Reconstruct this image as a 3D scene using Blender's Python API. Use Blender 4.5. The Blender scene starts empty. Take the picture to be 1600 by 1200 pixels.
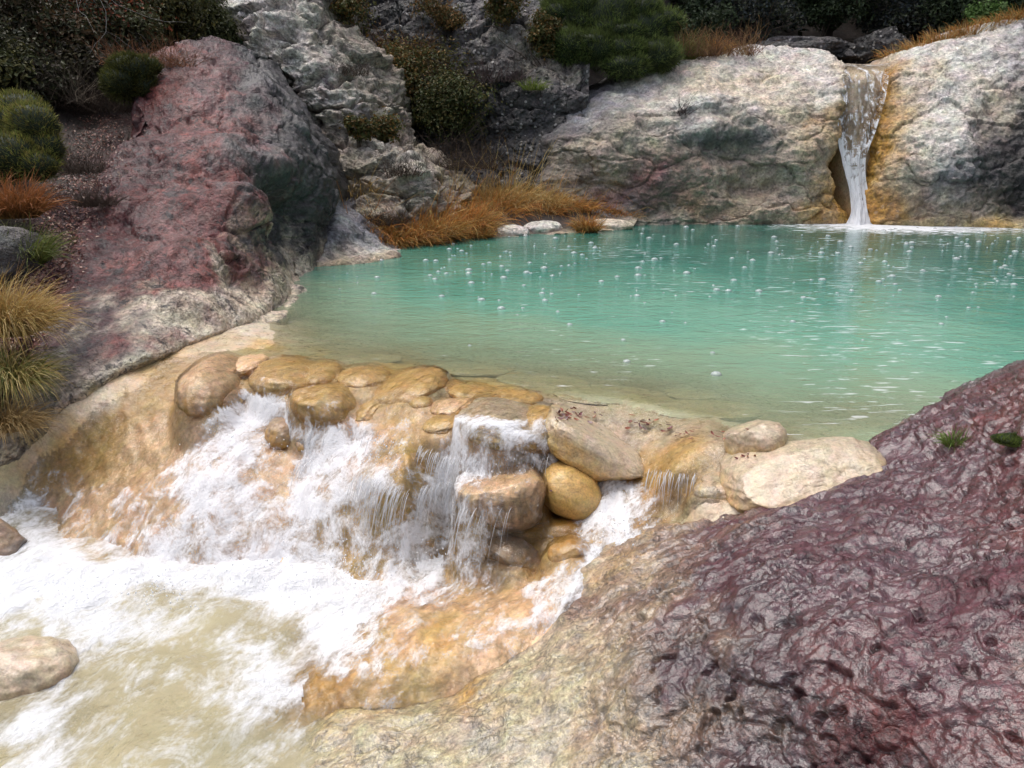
import bpy, bmesh, math, random
import numpy as np
from mathutils import Vector

# ------------------------------------------------------------------ camera
SC = bpy.context.scene
COL = SC.collection
FPX, CAMZ, PITCH = 1209.0, 1.5, math.radians(18.0)
cam_d = bpy.data.cameras.new('camera')
cam = bpy.data.objects.new('camera', cam_d)
COL.objects.link(cam)
cam_d.sensor_width = 36.0
cam_d.lens = 36.0 * FPX / 1600.0
cam_d.clip_start = 0.05
cam_d.clip_end = 500.0
cam.location = (0, 0, CAMZ)
cam.rotation_euler = (math.pi / 2 - PITCH, 0, 0)
SC.camera = cam

# ------------------------------------------------------------------ light
SUN_EL, SUN_AZ = math.radians(72), math.radians(-60)      # azimuth from +Y towards +X
w = bpy.data.worlds.new('World')
SC.world = w
w.use_nodes = True
nt = w.node_tree
nt.nodes.clear()
sky = nt.nodes.new('ShaderNodeTexSky')
sky.sky_type = 'NISHITA'
sky.sun_disc = False
sky.sun_elevation = SUN_EL
sky.sun_rotation = SUN_AZ
sky.air_density = 1.0
sky.dust_density = 4.0
hs = nt.nodes.new('ShaderNodeHueSaturation')
hs.inputs['Saturation'].default_value = 0.55
bg = nt.nodes.new('ShaderNodeBackground')
bg.inputs['Strength'].default_value = 0.15
wo = nt.nodes.new('ShaderNodeOutputWorld')
nt.links.new(sky.outputs[0], hs.inputs['Color'])
nt.links.new(hs.outputs[0], bg.inputs['Color'])
nt.links.new(bg.outputs[0], wo.inputs['Surface'])
sd = bpy.data.lights.new('sun', 'SUN')
sd.energy = 1.1
sd.angle = math.radians(55)
sd.color = (1.0, 0.97, 0.93)
so = bpy.data.objects.new('sun', sd)
COL.objects.link(so)
to_sun = Vector((math.sin(SUN_AZ) * math.cos(SUN_EL), math.cos(SUN_AZ) * math.cos(SUN_EL), math.sin(SUN_EL)))
so.rotation_euler = (-to_sun).to_track_quat('-Z', 'Y').to_euler()
so.location = (0, 0, 30)
SC.view_settings.view_transform = 'Standard'
SC.view_settings.look = 'None'
SC.view_settings.exposure = 0.74
SC.view_settings.gamma = 1
SC.view_settings.use_curve_mapping = False
SC.render.engine = 'CYCLES'
SC.cycles.max_bounces = 8
SC.cycles.transparent_max_bounces = 24
SC.cycles.sample_clamp_indirect = 4.0
SC.cycles.caustics_reflective = False
SC.cycles.caustics_refractive = False
SC.cycles.use_denoising = True

# ------------------------------------------------------------------ maths
RNG = np.random.RandomState(7)
CP, SP = math.cos(PITCH), math.sin(PITCH)

def ray(px, py):
    cx, cy = (np.asarray(px, float) - 800) / FPX, (600 - np.asarray(py, float)) / FPX
    return np.stack([cx, CP + cy * SP, -SP + cy * CP], -1)
def PY(px, py, y):                       # point of the place seen at a pixel, y metres ahead
    d = ray(px, py)
    return np.array([0, 0, CAMZ]) + d * (np.asarray(y, float) / d[..., 1])[..., None]
def PZ(px, py, z):                       # point of the place seen at a pixel, at height z
    d = ray(px, py)
    return np.array([0, 0, CAMZ]) + d * ((np.asarray(z, float) - CAMZ) / d[..., 2])[..., None]
def proj(P):
    x, y, z = P[..., 0], P[..., 1], P[..., 2] - CAMZ
    f = y * CP - z * SP
    u = y * SP + z * CP
    return 800 + FPX * x / f, 600 - FPX * u / f

_perm = []
for s in range(16):
    p = np.random.RandomState(100 + s).permutation(256).astype(np.int32)
    _perm.append(np.concatenate([p, p, p]))
_g = np.array([[1,1,0],[-1,1,0],[1,-1,0],[-1,-1,0],[1,0,1],[-1,0,1],[1,0,-1],[-1,0,-1],[0,1,1],[0,-1,1],[0,1,-1],[0,-1,-1],
               [1,1,0],[-1,1,0],[0,-1,1],[0,-1,-1]], np.float32)
def pnoise(P, seed=0):
    pm = _perm[seed % 16]
    P = np.asarray(P, np.float32) + np.float32(seed * 7.31 + 300.0)
    I = np.floor(P).astype(np.int32)
    f = P - I
    I &= 255
    t = f * f * f * (f * (f * 6 - 15) + 10)
    out = 0
    for dx in (0, 1):
        wx = t[:, 0] if dx else 1 - t[:, 0]
        a = pm[I[:, 0] + dx]
        for dy in (0, 1):
            wy = t[:, 1] if dy else 1 - t[:, 1]
            b = pm[a + I[:, 1] + dy]
            for dz in (0, 1):
                wz = t[:, 2] if dz else 1 - t[:, 2]
                g = _g[pm[b + I[:, 2] + dz] & 15]
                out = out + wx * wy * wz * (g[:, 0] * (f[:, 0] - dx) + g[:, 1] * (f[:, 1] - dy) + g[:, 2] * (f[:, 2] - dz))
    return out
def fbm(P, scale=1.0, octv=4, seed=0, gain=0.5, ridged=False):
    P = np.asarray(P, np.float32) * np.asarray(scale, np.float32)
    a, out = 1.0, 0.0
    for o in range(octv):
        n = pnoise(P, seed + o)
        if ridged:
            n = 0.6 - 2 * np.abs(n)
        out = out + a * n
        P = P * np.float32(2.03)
        a *= gain
    return out
_cell = np.random.RandomState(55).rand(256, 3).astype(np.float32)
_tilt = np.random.RandomState(56).normal(size=(256, 4)).astype(np.float32)
def facets(P, cell, seed=0, tilt=.5, off=.3, warp=.35):
    """chipped stone: every Voronoi cell is its own tilted plane; returns height and distance to the next cell"""
    pm = _perm[seed % 16]
    Q = np.asarray(P, np.float32) / np.asarray(cell, np.float32)
    if warp:
        Q = Q + warp * np.stack([fbm(Q, 1.3, 3, seed + 1), fbm(Q, 1.3, 3, seed + 2), fbm(Q, 1.3, 3, seed + 3)], -1).astype(np.float32)
    I = np.floor(Q).astype(np.int32); f = Q - I
    best = np.full(len(Q), 9, np.float32); sec = best.copy(); hid = np.zeros(len(Q), np.int32); bd = np.zeros_like(Q)
    for dx in (-1, 0, 1):
        a = pm[(I[:, 0] + dx) & 255]
        for dy in (-1, 0, 1):
            b = pm[a + ((I[:, 1] + dy) & 255)]
            for dz in (-1, 0, 1):
                h = pm[b + ((I[:, 2] + dz) & 255)]
                d = f - _cell[h] - np.array([dx, dy, dz], np.float32)
                q = (d * d).sum(1)
                c = q < best
                sec = np.where(c, best, np.minimum(sec, q)); best = np.where(c, q, best)
                hid = np.where(c, h, hid); bd[c] = d[c]
    t = _tilt[hid]
    return tilt * (bd * t[:, :3]).sum(1) + off * t[:, 3], np.sqrt(sec) - np.sqrt(best)
def sstep(a, b, x):
    t = np.clip((x - a) / (b - a), 0, 1)
    return t * t * (3 - 2 * t)

# ------------------------------------------------------------------ objects
def link(o, parent=None):
    COL.objects.link(o)
    if parent is not None:
        o.parent = parent
    return o
def tag(o, label=None, cat=None, group=None, kind=None):
    if label: o['label'] = label
    if cat: o['category'] = cat
    if group: o['group'] = group
    if kind: o['kind'] = kind
    return o
def mesh_of(name, V, F, mat=None, attrs=None, smooth=True):
    V = np.ascontiguousarray(V, np.float32)
    F = np.ascontiguousarray(F, np.int32)
    me = bpy.data.meshes.new(name)
    me.vertices.add(len(V))
    me.vertices.foreach_set('co', V.ravel())
    k = F.shape[1]
    me.loops.add(F.size)
    me.loops.foreach_set('vertex_index', F.ravel())
    me.polygons.add(len(F))
    me.polygons.foreach_set('loop_start', np.arange(0, F.size, k, dtype=np.int32))
    me.polygons.foreach_set('loop_total', np.full(len(F), k, np.int32))
    me.polygons.foreach_set('use_smooth', np.full(len(F), smooth, bool))
    for an, av in (attrs or {}).items():
        av = np.asarray(av, np.float32)
        if av.ndim == 1:
            a = me.attributes.new(an, 'FLOAT', 'POINT'); a.data.foreach_set('value', av.ravel())
        elif av.shape[1] == 3 and an == 'flow':
            a = me.attributes.new(an, 'FLOAT_VECTOR', 'POINT'); a.data.foreach_set('vector', np.ascontiguousarray(av).ravel())
        else:
            c = np.ones((len(V), 4), np.float32); c[:, :3] = av[:, :3]
            a = me.attributes.new(an, 'FLOAT_COLOR', 'POINT'); a.data.foreach_set('color', c.ravel())
    me.update(calc_edges=True)
    if mat: me.materials.append(mat)
    return me
def obj(name, V, F, mat=None, parent=None, attrs=None, smooth=True, base=None):
    """one mesh object; its origin lies at its base (or at its parent's)."""
    V = np.asarray(V, float)
    if parent is not None:
        p = parent
        off = np.zeros(3)
        while p is not None:
            off += np.array(p.location); p = p.parent
        o = bpy.data.objects.new(name, mesh_of(name, V - off, F, mat, attrs, smooth))
        return link(o, parent)
    b = np.array([V[:, 0].mean(), V[:, 1].mean(), V[:, 2].min()]) if base is None else np.array(base, float)
    o = bpy.data.objects.new(name, mesh_of(name, V - b, F, mat, attrs, smooth))
    o.location = b
    return link(o)
def empty(name, loc):
    o = bpy.data.objects.new(name, None)
    o.location = loc
    o.empty_display_size = 0.1
    return link(o)

def grid_faces(nr, nc):
    i = np.arange(nr * nc).reshape(nr, nc)
    return np.stack([i[:-1, :-1], i[1:, :-1], i[1:, 1:], i[:-1, 1:]], -1).reshape(-1, 4)
def cr_matrix(n, m, dens=None):
    """m samples of a Catmull-Rom spline through n points, as a matrix."""
    if dens is None:
        t = np.linspace(0, n - 1, m)
    else:
        c = np.concatenate([[0], np.cumsum(dens)]); t = np.interp(np.linspace(0, c[-1], m), c, np.arange(n))
    i = np.minimum(t.astype(int), n - 2)
    f = t - i
    M = np.zeros((m, n))
    ws = [-.5*f**3 + f**2 - .5*f, 1.5*f**3 - 2.5*f**2 + 1, -1.5*f**3 + 2*f**2 + .5*f, .5*f**3 - .5*f**2]
    for k, wgt in zip((-1, 0, 1, 2), ws):
        j = np.clip(i + k, 0, n - 1)
        np.add.at(M, (np.arange(m), j), wgt)
    L = np.zeros((m, n)); L[np.arange(m), i] = 1 - f; L[np.arange(m), i + 1] += f
    return M, L
def normals_of(G):
    du = np.gradient(G, axis=1); dv = np.gradient(G, axis=0)
    n = np.cross(dv, du)
    return n / (np.linalg.norm(n, axis=-1, keepdims=True) + 1e-9)

CC = {  # rock colours (albedo)
 'r': (.110, .026, .022), 'R': (.180, .045, .034), 'q': (.045, .012, .015), 'p': (.200, .090, .082), 'g': (.110, .100, .098), 'k': (.040, .037, .037),
 't': (.460, .360, .245), 'T': (.560, .470, .360), 'b': (.230, .225, .235), 'w': (.600, .560, .510), 'o': (.400, .215, .045),
 'O': (.520, .325, .105), 'h': (.350, .300, .235), 'd': (.045, .032, .024), 'm': (.065, .075, .030), 'P': (.660, .425, .235),
 'n': (.260, .170, .100), 'y': (.380, .315, .180), 'v': (.080,.024,.030), 'f': (.330, .270, .205), 's': (.40, .355, .30),
}
def patch(rows, mode='Y', cols=None, nv=200, nu=200, ext=None, n_out=1.0):
    """rows of (px, py, depth or height) -> smooth world grid; ext adds rings that turn back from the view."""
    C = np.array(rows, float)
    W = PY(C[..., 0], C[..., 1], C[..., 2]) if mode == 'Y' else PZ(C[..., 0], C[..., 1], C[..., 2])
    K = np.array([[CC[c] for c in r] for r in cols], float) if cols else None
    ext = ext or {}
    dr, dc = [1.0] * (W.shape[0] - 1), [1.0] * (W.shape[1] - 1)
    for side in ('top', 'bottom', 'left', 'right'):
        for v in ext.get(side, []):
            v = np.array(v)
            if side == 'top':
                W = np.concatenate([(W[:1] + v), W], 0); dr.insert(0, .4)
                if K is not None: K = np.concatenate([K[:1], K], 0)
            elif side == 'bottom':
                W = np.concatenate([W, (W[-1:] + v)], 0); dr.append(.4)
                if K is not None: K = np.concatenate([K, K[-1:]], 0)
            elif side == 'left':
                W = np.concatenate([(W[:, :1] + v), W], 1); dc.insert(0, .4)
                if K is not None: K = np.concatenate([K[:, :1], K], 1)
            else:
                W = np.concatenate([W, (W[:, -1:] + v)], 1); dc.append(.4)
                if K is not None: K = np.concatenate([K, K[:, -1:]], 1)
    Mv, Lv = cr_matrix(W.shape[0], nv, dr)
    Mu, Lu = cr_matrix(W.shape[1], nu, dc)
    G = np.einsum('vr,rck,uc->vuk', Mv, W, Mu)
    if K is None:
        return G, None
    return G, np.einsum('vr,rck,uc->vuk', Lv, K, Lu)
def warp_colors(K, G, amt, seed, scale):
    """look the colour up a little to the side, by noise, so that zones meet raggedly"""
    nv, nu = K.shape[:2]
    P = G.reshape(-1, 3)
    a = fbm(P, scale, 5, seed, .6).reshape(nv, nu) * amt
    b = fbm(P, scale, 5, seed + 5, .6).reshape(nv, nu) * amt
    ii, jj = np.mgrid[0:nv, 0:nu]
    i = np.clip(ii + a * nv, 0, nv - 1).astype(int); j = np.clip(jj + b * nu, 0, nu - 1).astype(int)
    return K[i, j]
def displace(G, fn):
    N = normals_of(G)
    d = fn(G.reshape(-1, 3), N.reshape(-1, 3)).reshape(G.shape[:2])
    return G + N * d[..., None], d
def flakes(P, dirv, k, seed, wob=1.2, nscale=2.0):
    """asymmetric steps: slow rise, quick drop, broken up by noise"""
    ph = P @ np.array(dirv) * k + wob * fbm(P, nscale, 4, seed)
    f = ph - np.floor(ph)
    return np.where(f < .82, f / .82, (1 - f) / .18) - .5

# ------------------------------------------------------------------ shader helpers
def new_mat(name):
    m = bpy.data.materials.new(name)
    m.use_nodes = True
    m.node_tree.nodes.clear()
    return m, m.node_tree
def nd(nt, typ, ins=None, **props):
    n = nt.nodes.new('ShaderNode' + typ)
    for k, v in props.items():
        setattr(n, k, v)
    for k, v in (ins or {}).items():
        s = n.inputs[k]
        if isinstance(v, bpy.types.NodeSocket):
            nt.links.new(v, s)
        else:
            s.default_value = v
    return n
def math_(nt, op, a, b=0.0, clamp=False):
    return nd(nt, 'Math', {0: a, 1: b}, operation=op, use_clamp=clamp).outputs[0]
def mrange(nt, v, a, b, c, d, smooth=True):
    return nd(nt, 'MapRange', {0: v, 1: a, 2: b, 3: c, 4: d}, interpolation_type='SMOOTHSTEP' if smooth else 'LINEAR').outputs[0]
def mixc(nt, fac, a, b, blend='MIX'):
    n = nt.nodes.new('ShaderNodeMix'); n.data_type = 'RGBA'; n.blend_type = blend
    for s, v in ((n.inputs[0], fac), (n.inputs[6], a), (n.inputs[7], b)):
        if isinstance(v, bpy.types.NodeSocket): nt.links.new(v, s)
        else: s.default_value = v if not isinstance(v, tuple) or len(v) == 4 else (*v, 1)
    return n.outputs[2]
def vscale(nt, v, s):
    return nd(nt, 'VectorMath', {0: v, 1: s}, operation='MULTIPLY').outputs[0]
def noise(nt, vec, scale, detail=4, rough=.55, dist=0.0):
    return nd(nt, 'TexNoise', {'Vector': vec, 'Scale': scale, 'Detail': detail, 'Roughness': rough, 'Distortion': dist}).outputs[0]
def finish(nt, shader, disp=None):
    o = nt.nodes.new('ShaderNodeOutputMaterial')
    nt.links.new(shader, o.inputs['Surface'])

def rock_material(name, fine=1.0, bump=.02, rough=(.28, .6), contrast=1.0, pale=0.0, dark=.3, pebbles=0.0, stretch=(1, 1, 1), coat=.0, crease=.0, grit=1.0, spec=.5, coat_rough=.14, coat_ior=1.5, coat_fine=.6):
    """rock: albedo from the mesh, broken up by grain, lichen, pale crust; relief from coarse to grit; thin creases with their shade painted dark"""
    m, nt = new_mat(name)
    pos = vscale(nt, nd(nt, 'NewGeometry').outputs['Position'], stretch)
    col = nd(nt, 'Attribute', attribute_name='Col').outputs['Color']
    n1 = noise(nt, pos, 2.2 * fine, 6, .6, .3)
    n2 = noise(nt, pos, 9 * fine, 6, .65, .2)
    n3 = noise(nt, pos, 30 * fine, 4, .6)
    def gray(v): return nd(nt, 'CombineColor', {0: v, 1: v, 2: v}).outputs[0]
    c = mixc(nt, 1.0, col, gray(mrange(nt, n2, .32, .68, 1 - .5 * contrast, 1 + .45 * contrast, False)), 'MULTIPLY')
    c = mixc(nt, 1.0, c, gray(mrange(nt, n3, .3, .7, 1 - .45 * grit, 1 + .42 * grit, False)), 'MULTIPLY')
    tn = nd(nt, 'TexNoise', {'Vector': pos, 'Scale': 4 * fine, 'Detail': 5, 'Roughness': .7}).outputs['Color']
    c = mixc(nt, .22, c, mixc(nt, 1.0, c, vscale(nt, tn, (2.0, 2.0, 2.0)), 'MULTIPLY'))
    if dark:
        dm = math_(nt, 'MULTIPLY', mrange(nt, noise(nt, pos, 5 * fine, 9, .78, .6), .53, .60, 0, 1), dark)
        c = mixc(nt, dm, c, (.028, .024, .025))
    if pale:
        pm = math_(nt, 'MULTIPLY', mrange(nt, noise(nt, pos, 8 * fine, 9, .82, .8), .57, .64, 0, 1), pale)
        c = mixc(nt, pm, c, (.50, .45, .41))
    h = math_(nt, 'ADD', math_(nt, 'MULTIPLY', n1, .8), math_(nt, 'ADD', math_(nt, 'MULTIPLY', n2, .5), math_(nt, 'MULTIPLY', n3, .30 * grit)))
    if crease:
        for k, (st, sc) in enumerate((((.8, 1.5, 2.4), 1.6), ((1.6, .8, 2.6), 3.4))):
            q = noise(nt, vscale(nt, pos, st), sc * fine, 5, .55, .8)
            ln = mrange(nt, math_(nt, 'ABSOLUTE', math_(nt, 'SUBTRACT', q, .5)), .0, .012 + .004 * k, 1, 0)
            ln = math_(nt, 'MULTIPLY', ln, mrange(nt, noise(nt, pos, 1.7 * fine, 3, .5), .42, .58, 0, 1))
            h = math_(nt, 'SUBTRACT', h, math_(nt, 'MULTIPLY', ln, .45 * crease))
            c = mixc(nt, math_(nt, 'MULTIPLY', ln, .6 * min(crease, 1)), c, (.03, .02, .02))  # crease shade painted in as dark lines, since bump casts none
    if pebbles:
        vo = nd(nt, 'TexVoronoi', {'Vector': pos, 'Scale': 13 * fine}, feature='F1')
        vd = vo.outputs['Distance']
        h = math_(nt, 'ADD', h, math_(nt, 'MULTIPLY', mrange(nt, vd, .1, .6, 1, 0), .5 * pebbles))
        sel = mrange(nt, nd(nt, 'SeparateColor', {0: vo.outputs['Color']}).outputs[0], .72, .86, 0, 1)
        pm = math_(nt, 'MULTIPLY', math_(nt, 'MULTIPLY', mrange(nt, vd, .25, .42, 1, 0), sel), pebbles)
        c = mixc(nt, pm, c, (.40, .38, .36))
    b = nd(nt, 'Bump', {'Height': h, 'Distance': bump, 'Strength': 1.0})
    r = mrange(nt, n2, .3, .7, rough[0], rough[1], False)
    b2 = nd(nt, 'Bump', {'Height': math_(nt, 'ADD', n1, math_(nt, 'MULTIPLY', n2, coat_fine)), 'Distance': bump * 1.3, 'Strength': 1.0})
    p = nd(nt, 'BsdfPrincipled', {'Base Color': c, 'Roughness': r, 'Normal': b.outputs[0], 'Specular IOR Level': spec,
                                  'Coat Weight': math_(nt, 'MULTIPLY', mrange(nt, noise(nt, pos, 1.3 * fine, 5, .65, .4), .36, .52, .25, 1), coat) if coat else 0.0, 'Coat Roughness': coat_rough, 'Coat IOR': coat_ior, 'Coat Normal': b2.outputs[0]})
    finish(nt, p.outputs[0])
    return m
def simple_mat(name, rough=.6, trans=0.0, attr=True, color=(.5, .5, .5), var=.25, spec=.3):
    m, nt = new_mat(name)
    col = nd(nt, 'Attribute', attribute_name='Col').outputs['Color'] if attr else nd(nt, 'RGB').outputs[0]
    if not attr:
        col.default_value = (*color, 1)
    pos = nd(nt, 'NewGeometry').outputs['Position']
    v = mrange(nt, noise(nt, pos, 30, 3), .3, .7, 1 - var, 1 + var, False)
    c = mixc(nt, 1.0, col, nd(nt, 'CombineColor', {0: v, 1: v, 2: v}).outputs[0], 'MULTIPLY')
    p = nd(nt, 'BsdfPrincipled', {'Base Color': c, 'Roughness': rough, 'Specular IOR Level': spec})
    s = p.outputs[0]
    if trans:
        t = nd(nt, 'BsdfTranslucent', {'Color': c})
        s = nd(nt, 'MixShader', {0: trans, 1: s, 2: t.outputs[0]}).outputs[0]
    finish(nt, s)
    return m

# ================================================================== stream bed (one sheet: pool floor, dam, cascade, lower pool)
BED = [  # px, py, z
 (-250,790,-.52),(0,742,-.47),(100,652,-.235),(200,592,-.075),(300,546,.015),(400,513,.02),(-150,700,-.25),
 (50,765,-.59),(150,662,-.285),(250,592,-.09),(310,562,-.03),(120,790,-.62),(200,720,-.42),(280,650,-.22),(330,600,-.1),
 (150,850,-.72),(250,800,-.52),(330,740,-.36),(400,680,-.26),(60,830,-.78),(150,900,-.79),(300,900,-.74),(400,890,-.72),(480,905,-.75),
 (400,640,-.17),(450,760,-.42),(300,850,-.62),(400,830,-.57),(340,590,-.08),(420,580,-.06),(520,585,-.06),(620,595,-.05),(760,620,-.05),(860,640,-.05),
 (560,680,-.2),(620,670,-.11),(690,660,-.09),(640,720,-.15),(620,780,-.38),(580,820,-.5),(540,880,-.68),(500,800,-.5),(480,740,-.38),(650,840,-.6),
 (740,720,-.22),(790,715,-.18),(700,800,-.5),(720,850,-.6),(650,900,-.7),(780,860,-.6),(850,830,-.52),
 (960,640,-.06),(1050,660,-.07),(1150,680,-.08),(1250,700,-.06),(1000,770,-.28),(1060,735,-.1),(1060,790,-.25),(1130,770,-.15),(950,825,-.38),(880,885,-.47),(1000,835,-.33),
 (1100,810,-.2),(1180,790,-.12), (1280,760,-.1),(250,541,.0),(420,564,-.03),(520,567,-.03),(620,579,-.03),(760,601,-.03),(880,617,-.035),(1000,635,-.035),(1120,661,-.035),(1230,689,-.035),
 (830,930,-.52),(760,960,-.55),(650,960,-.60),(560,1010,-.66),(600,1080,-.62),(480,1110,-.70),(750,1040,-.57),(700,1000,-.56),(880,960,-.44),(800,1040,-.54),
 (300,960,-.85),(100,950,-.9),(400,1050,-.86),(200,1100,-.88),(0,1100,-.88),(350,1200,-.88),(100,1300,-.88),(500,1200,-.82),(-200,1000,-.85),(700,1150,-.75),(600,1300,-.9),
 (1000,1100,-.75),(1100,1000,-.6),(1300,900,-.5),(0,880,-.74),(-60,820,-.68),
 (450,500,-.1),(500,540,-.07),(560,556,-.09),(480,470,-.5),(600,500,-.6),(600,545,-.2),(800,560,-.35),(800,500,-.9),(1000,590,-.3),(1000,540,-.8),
 (700,582,-.1),(850,595,-.12),(950,608,-.12),(1100,635,-.12),
 (1200,640,-.25),(1300,660,-.2),(1250,580,-.7),(1500,600,-.7),(1400,690,-.12),(1600,640,-.5),
 (600,420,-1.0),(1000,400,-1.5),(1500,400,-1.3),(800,450,-1.2),(1300,480,-1.3),(500,430,-.5),(620,385,-.3),(1000,352,-.5),(1300,345,-.8),(1700,350,-.8),(1900,450,-1.0),(200,400,.3),(300,470,.15),
 (-600,880,-.62),(-600,1050,-.74),(-500,1250,-.85),(-350,850,-.6),
]
BED = np.array(BED, float)
_bw = PZ(BED[:, 0], BED[:, 1], BED[:, 2])
def tps_fit(xy, z, lam=1.2e-3):
    n = len(xy)
    d2 = ((xy[:, None] - xy[None]) ** 2).sum(-1)
    K = .5 * d2 * np.log(d2 + 1e-9) + lam * np.eye(n)
    Pm = np.concatenate([np.ones((n, 1)), xy], 1)
    A = np.block([[K, Pm], [Pm.T, np.zeros((3, 3))]])
    return np.linalg.solve(A, np.concatenate([z, np.zeros(3)]))
def tps_eval(cf, xy, q):
    out = np.zeros(len(q)); n = len(xy)
    for i in range(0, len(q), 40000):
        qq = q[i:i + 40000]
        d2 = ((qq[:, None] - xy[None]) ** 2).sum(-1)
        out[i:i + 40000] = (.5 * d2 * np.log(d2 + 1e-9)) @ cf[:n] + cf[n] + qq @ cf[n + 1:]
    return out
_cf = tps_fit(_bw[:, :2], _bw[:, 2])
def bed_z(x, y):
    return float(np.clip(tps_eval(_cf, _bw[:, :2], np.array([[x, y]])), -1.6, .4)[0])

# ================================================================== stones of the dam and of the lower pool
_bm = {}
def ico(sub):
    if sub not in _bm:
        bm = bmesh.new(); bmesh.ops.create_icosphere(bm, subdivisions=sub, radius=1)
        bm.verts.ensure_lookup_table()
        _bm[sub] = (np.array([v.co[:] for v in bm.verts]), np.array([[v.index for v in f.verts] for f in bm.faces]))
        bm.free()
    return _bm[sub]
MAT_STONE = rock_material('wet_tan_stone', fine=3.0, bump=.007, rough=(.22, .5), contrast=.4, pale=0, dark=.08, grit=.6, crease=.3, coat=.5, coat_rough=.12)
STONES = []
def stone(label, px, py, wp, hp, roll=0, k=.75, box=0.0, c='Po', seed=0, sink=.35, z=None, yaw=0, streak=.8, group=None, cuts=0, amp=.07, sub=6, name='stone', cat='stone', mat=None, Y=None, wet=None):
    wet = (group == 'stones of the natural dam' and z is None and streak > .5) if wet is None else wet
    sub = 6 if wp > 125 else 5 if wp > 48 else 4
    dist = None
    zz = z if z is not None else -.1
    for _ in range(6):
        C = PZ(px, py, zz) if Y is None else PY(px, py, Y)
        dist = np.linalg.norm(C - np.array([0, 0, CAMZ]))
        th = math.asin((CAMZ - C[2]) / dist)
        s = dist / FPX / math.cos(math.atan(math.hypot(px - 800, py - 600) / FPX)) * .97
        rx, h = wp * s / 2, hp * s / 2
        rz = k * h / math.cos(th); ry = math.sqrt(1 - k * k) * h / max(math.sin(th), .25)
        ry = min(max(ry, .5 * rx), 2.2 * rx)
        if z is None and Y is None:
            zz = .5 * zz + .5 * (bed_z(C[0], C[1]) + rz * (1 - sink * 2))
        else:
            break
    d, F = ico(sub)
    e = 1 - box
    p = np.sign(d) * np.abs(d) ** (.45 + .55 * e)
    r = np.random.RandomState(seed + 50)
    for _ in range(cuts):
        n = r.normal(size=3); n /= np.linalg.norm(n); off = r.uniform(.62, .85)
        t = p @ n - off
        p = p - n * np.maximum(t, 0)[:, None] * .9
    nz = d / np.linalg.norm(d, axis=1, keepdims=True)
    q = p + seed * 3.7
    dsp = amp * (1.5 * fbm(q, 1.1, 3, seed) + .5 * fbm(q, 3.5, 3, seed + 4, .5)) + .012 * fbm(q, 12, 2, seed + 2)
    p = (p + nz * dsp[:, None]) * np.array([rx, ry, rz])
    ra, ya = math.radians(roll), math.radians(yaw)
    R1 = np.array([[math.cos(ra), 0, math.sin(ra)], [0, 1, 0], [-math.sin(ra), 0, math.cos(ra)]])
    R2 = np.array([[math.cos(ya), -math.sin(ya), 0], [math.sin(ya), math.cos(ya), 0], [0, 0, 1]])
    P = p @ R1.T @ R2.T + C
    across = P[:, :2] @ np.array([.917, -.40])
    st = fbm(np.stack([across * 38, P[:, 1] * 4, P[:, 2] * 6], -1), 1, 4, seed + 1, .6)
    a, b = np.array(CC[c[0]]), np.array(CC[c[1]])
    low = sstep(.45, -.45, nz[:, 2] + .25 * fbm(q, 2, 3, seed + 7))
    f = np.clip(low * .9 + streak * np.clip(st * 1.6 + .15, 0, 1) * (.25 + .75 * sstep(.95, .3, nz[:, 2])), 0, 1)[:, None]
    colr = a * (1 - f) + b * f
    STONES.append((P, wet))
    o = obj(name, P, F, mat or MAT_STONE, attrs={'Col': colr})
    return tag(o, label, cat, group)
GD = 'stones of the natural dam'
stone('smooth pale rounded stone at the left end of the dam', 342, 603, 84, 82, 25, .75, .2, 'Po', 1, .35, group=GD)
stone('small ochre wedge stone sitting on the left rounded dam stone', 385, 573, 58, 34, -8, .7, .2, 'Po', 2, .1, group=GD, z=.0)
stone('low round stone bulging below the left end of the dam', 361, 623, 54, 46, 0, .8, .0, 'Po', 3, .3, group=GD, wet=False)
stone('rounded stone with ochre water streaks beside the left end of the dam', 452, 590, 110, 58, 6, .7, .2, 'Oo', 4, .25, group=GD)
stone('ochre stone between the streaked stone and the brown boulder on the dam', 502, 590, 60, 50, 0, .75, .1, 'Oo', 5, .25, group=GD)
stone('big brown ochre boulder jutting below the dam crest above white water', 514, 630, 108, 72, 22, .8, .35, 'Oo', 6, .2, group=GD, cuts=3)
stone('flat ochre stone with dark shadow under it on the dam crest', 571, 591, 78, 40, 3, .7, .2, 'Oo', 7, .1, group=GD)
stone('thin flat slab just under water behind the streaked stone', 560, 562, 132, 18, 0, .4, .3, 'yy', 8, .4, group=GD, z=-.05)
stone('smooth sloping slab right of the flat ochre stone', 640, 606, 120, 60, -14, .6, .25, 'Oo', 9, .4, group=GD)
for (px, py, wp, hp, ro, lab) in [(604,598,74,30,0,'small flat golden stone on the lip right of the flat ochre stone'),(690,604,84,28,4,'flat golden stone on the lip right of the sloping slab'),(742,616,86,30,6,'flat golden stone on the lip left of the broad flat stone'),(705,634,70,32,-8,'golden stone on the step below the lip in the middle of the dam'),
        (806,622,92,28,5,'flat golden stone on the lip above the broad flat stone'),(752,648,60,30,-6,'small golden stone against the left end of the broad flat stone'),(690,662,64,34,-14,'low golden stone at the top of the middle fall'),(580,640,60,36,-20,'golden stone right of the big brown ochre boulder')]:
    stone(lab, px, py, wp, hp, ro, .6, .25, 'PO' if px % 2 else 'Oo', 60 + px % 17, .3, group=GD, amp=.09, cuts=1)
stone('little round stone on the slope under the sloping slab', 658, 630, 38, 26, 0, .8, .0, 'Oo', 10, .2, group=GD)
stone('small brown stone under the big brown ochre boulder', 444, 676, 54, 48, 10, .85, .2, 'no', 11, .4, group=GD, wet=False)
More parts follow.
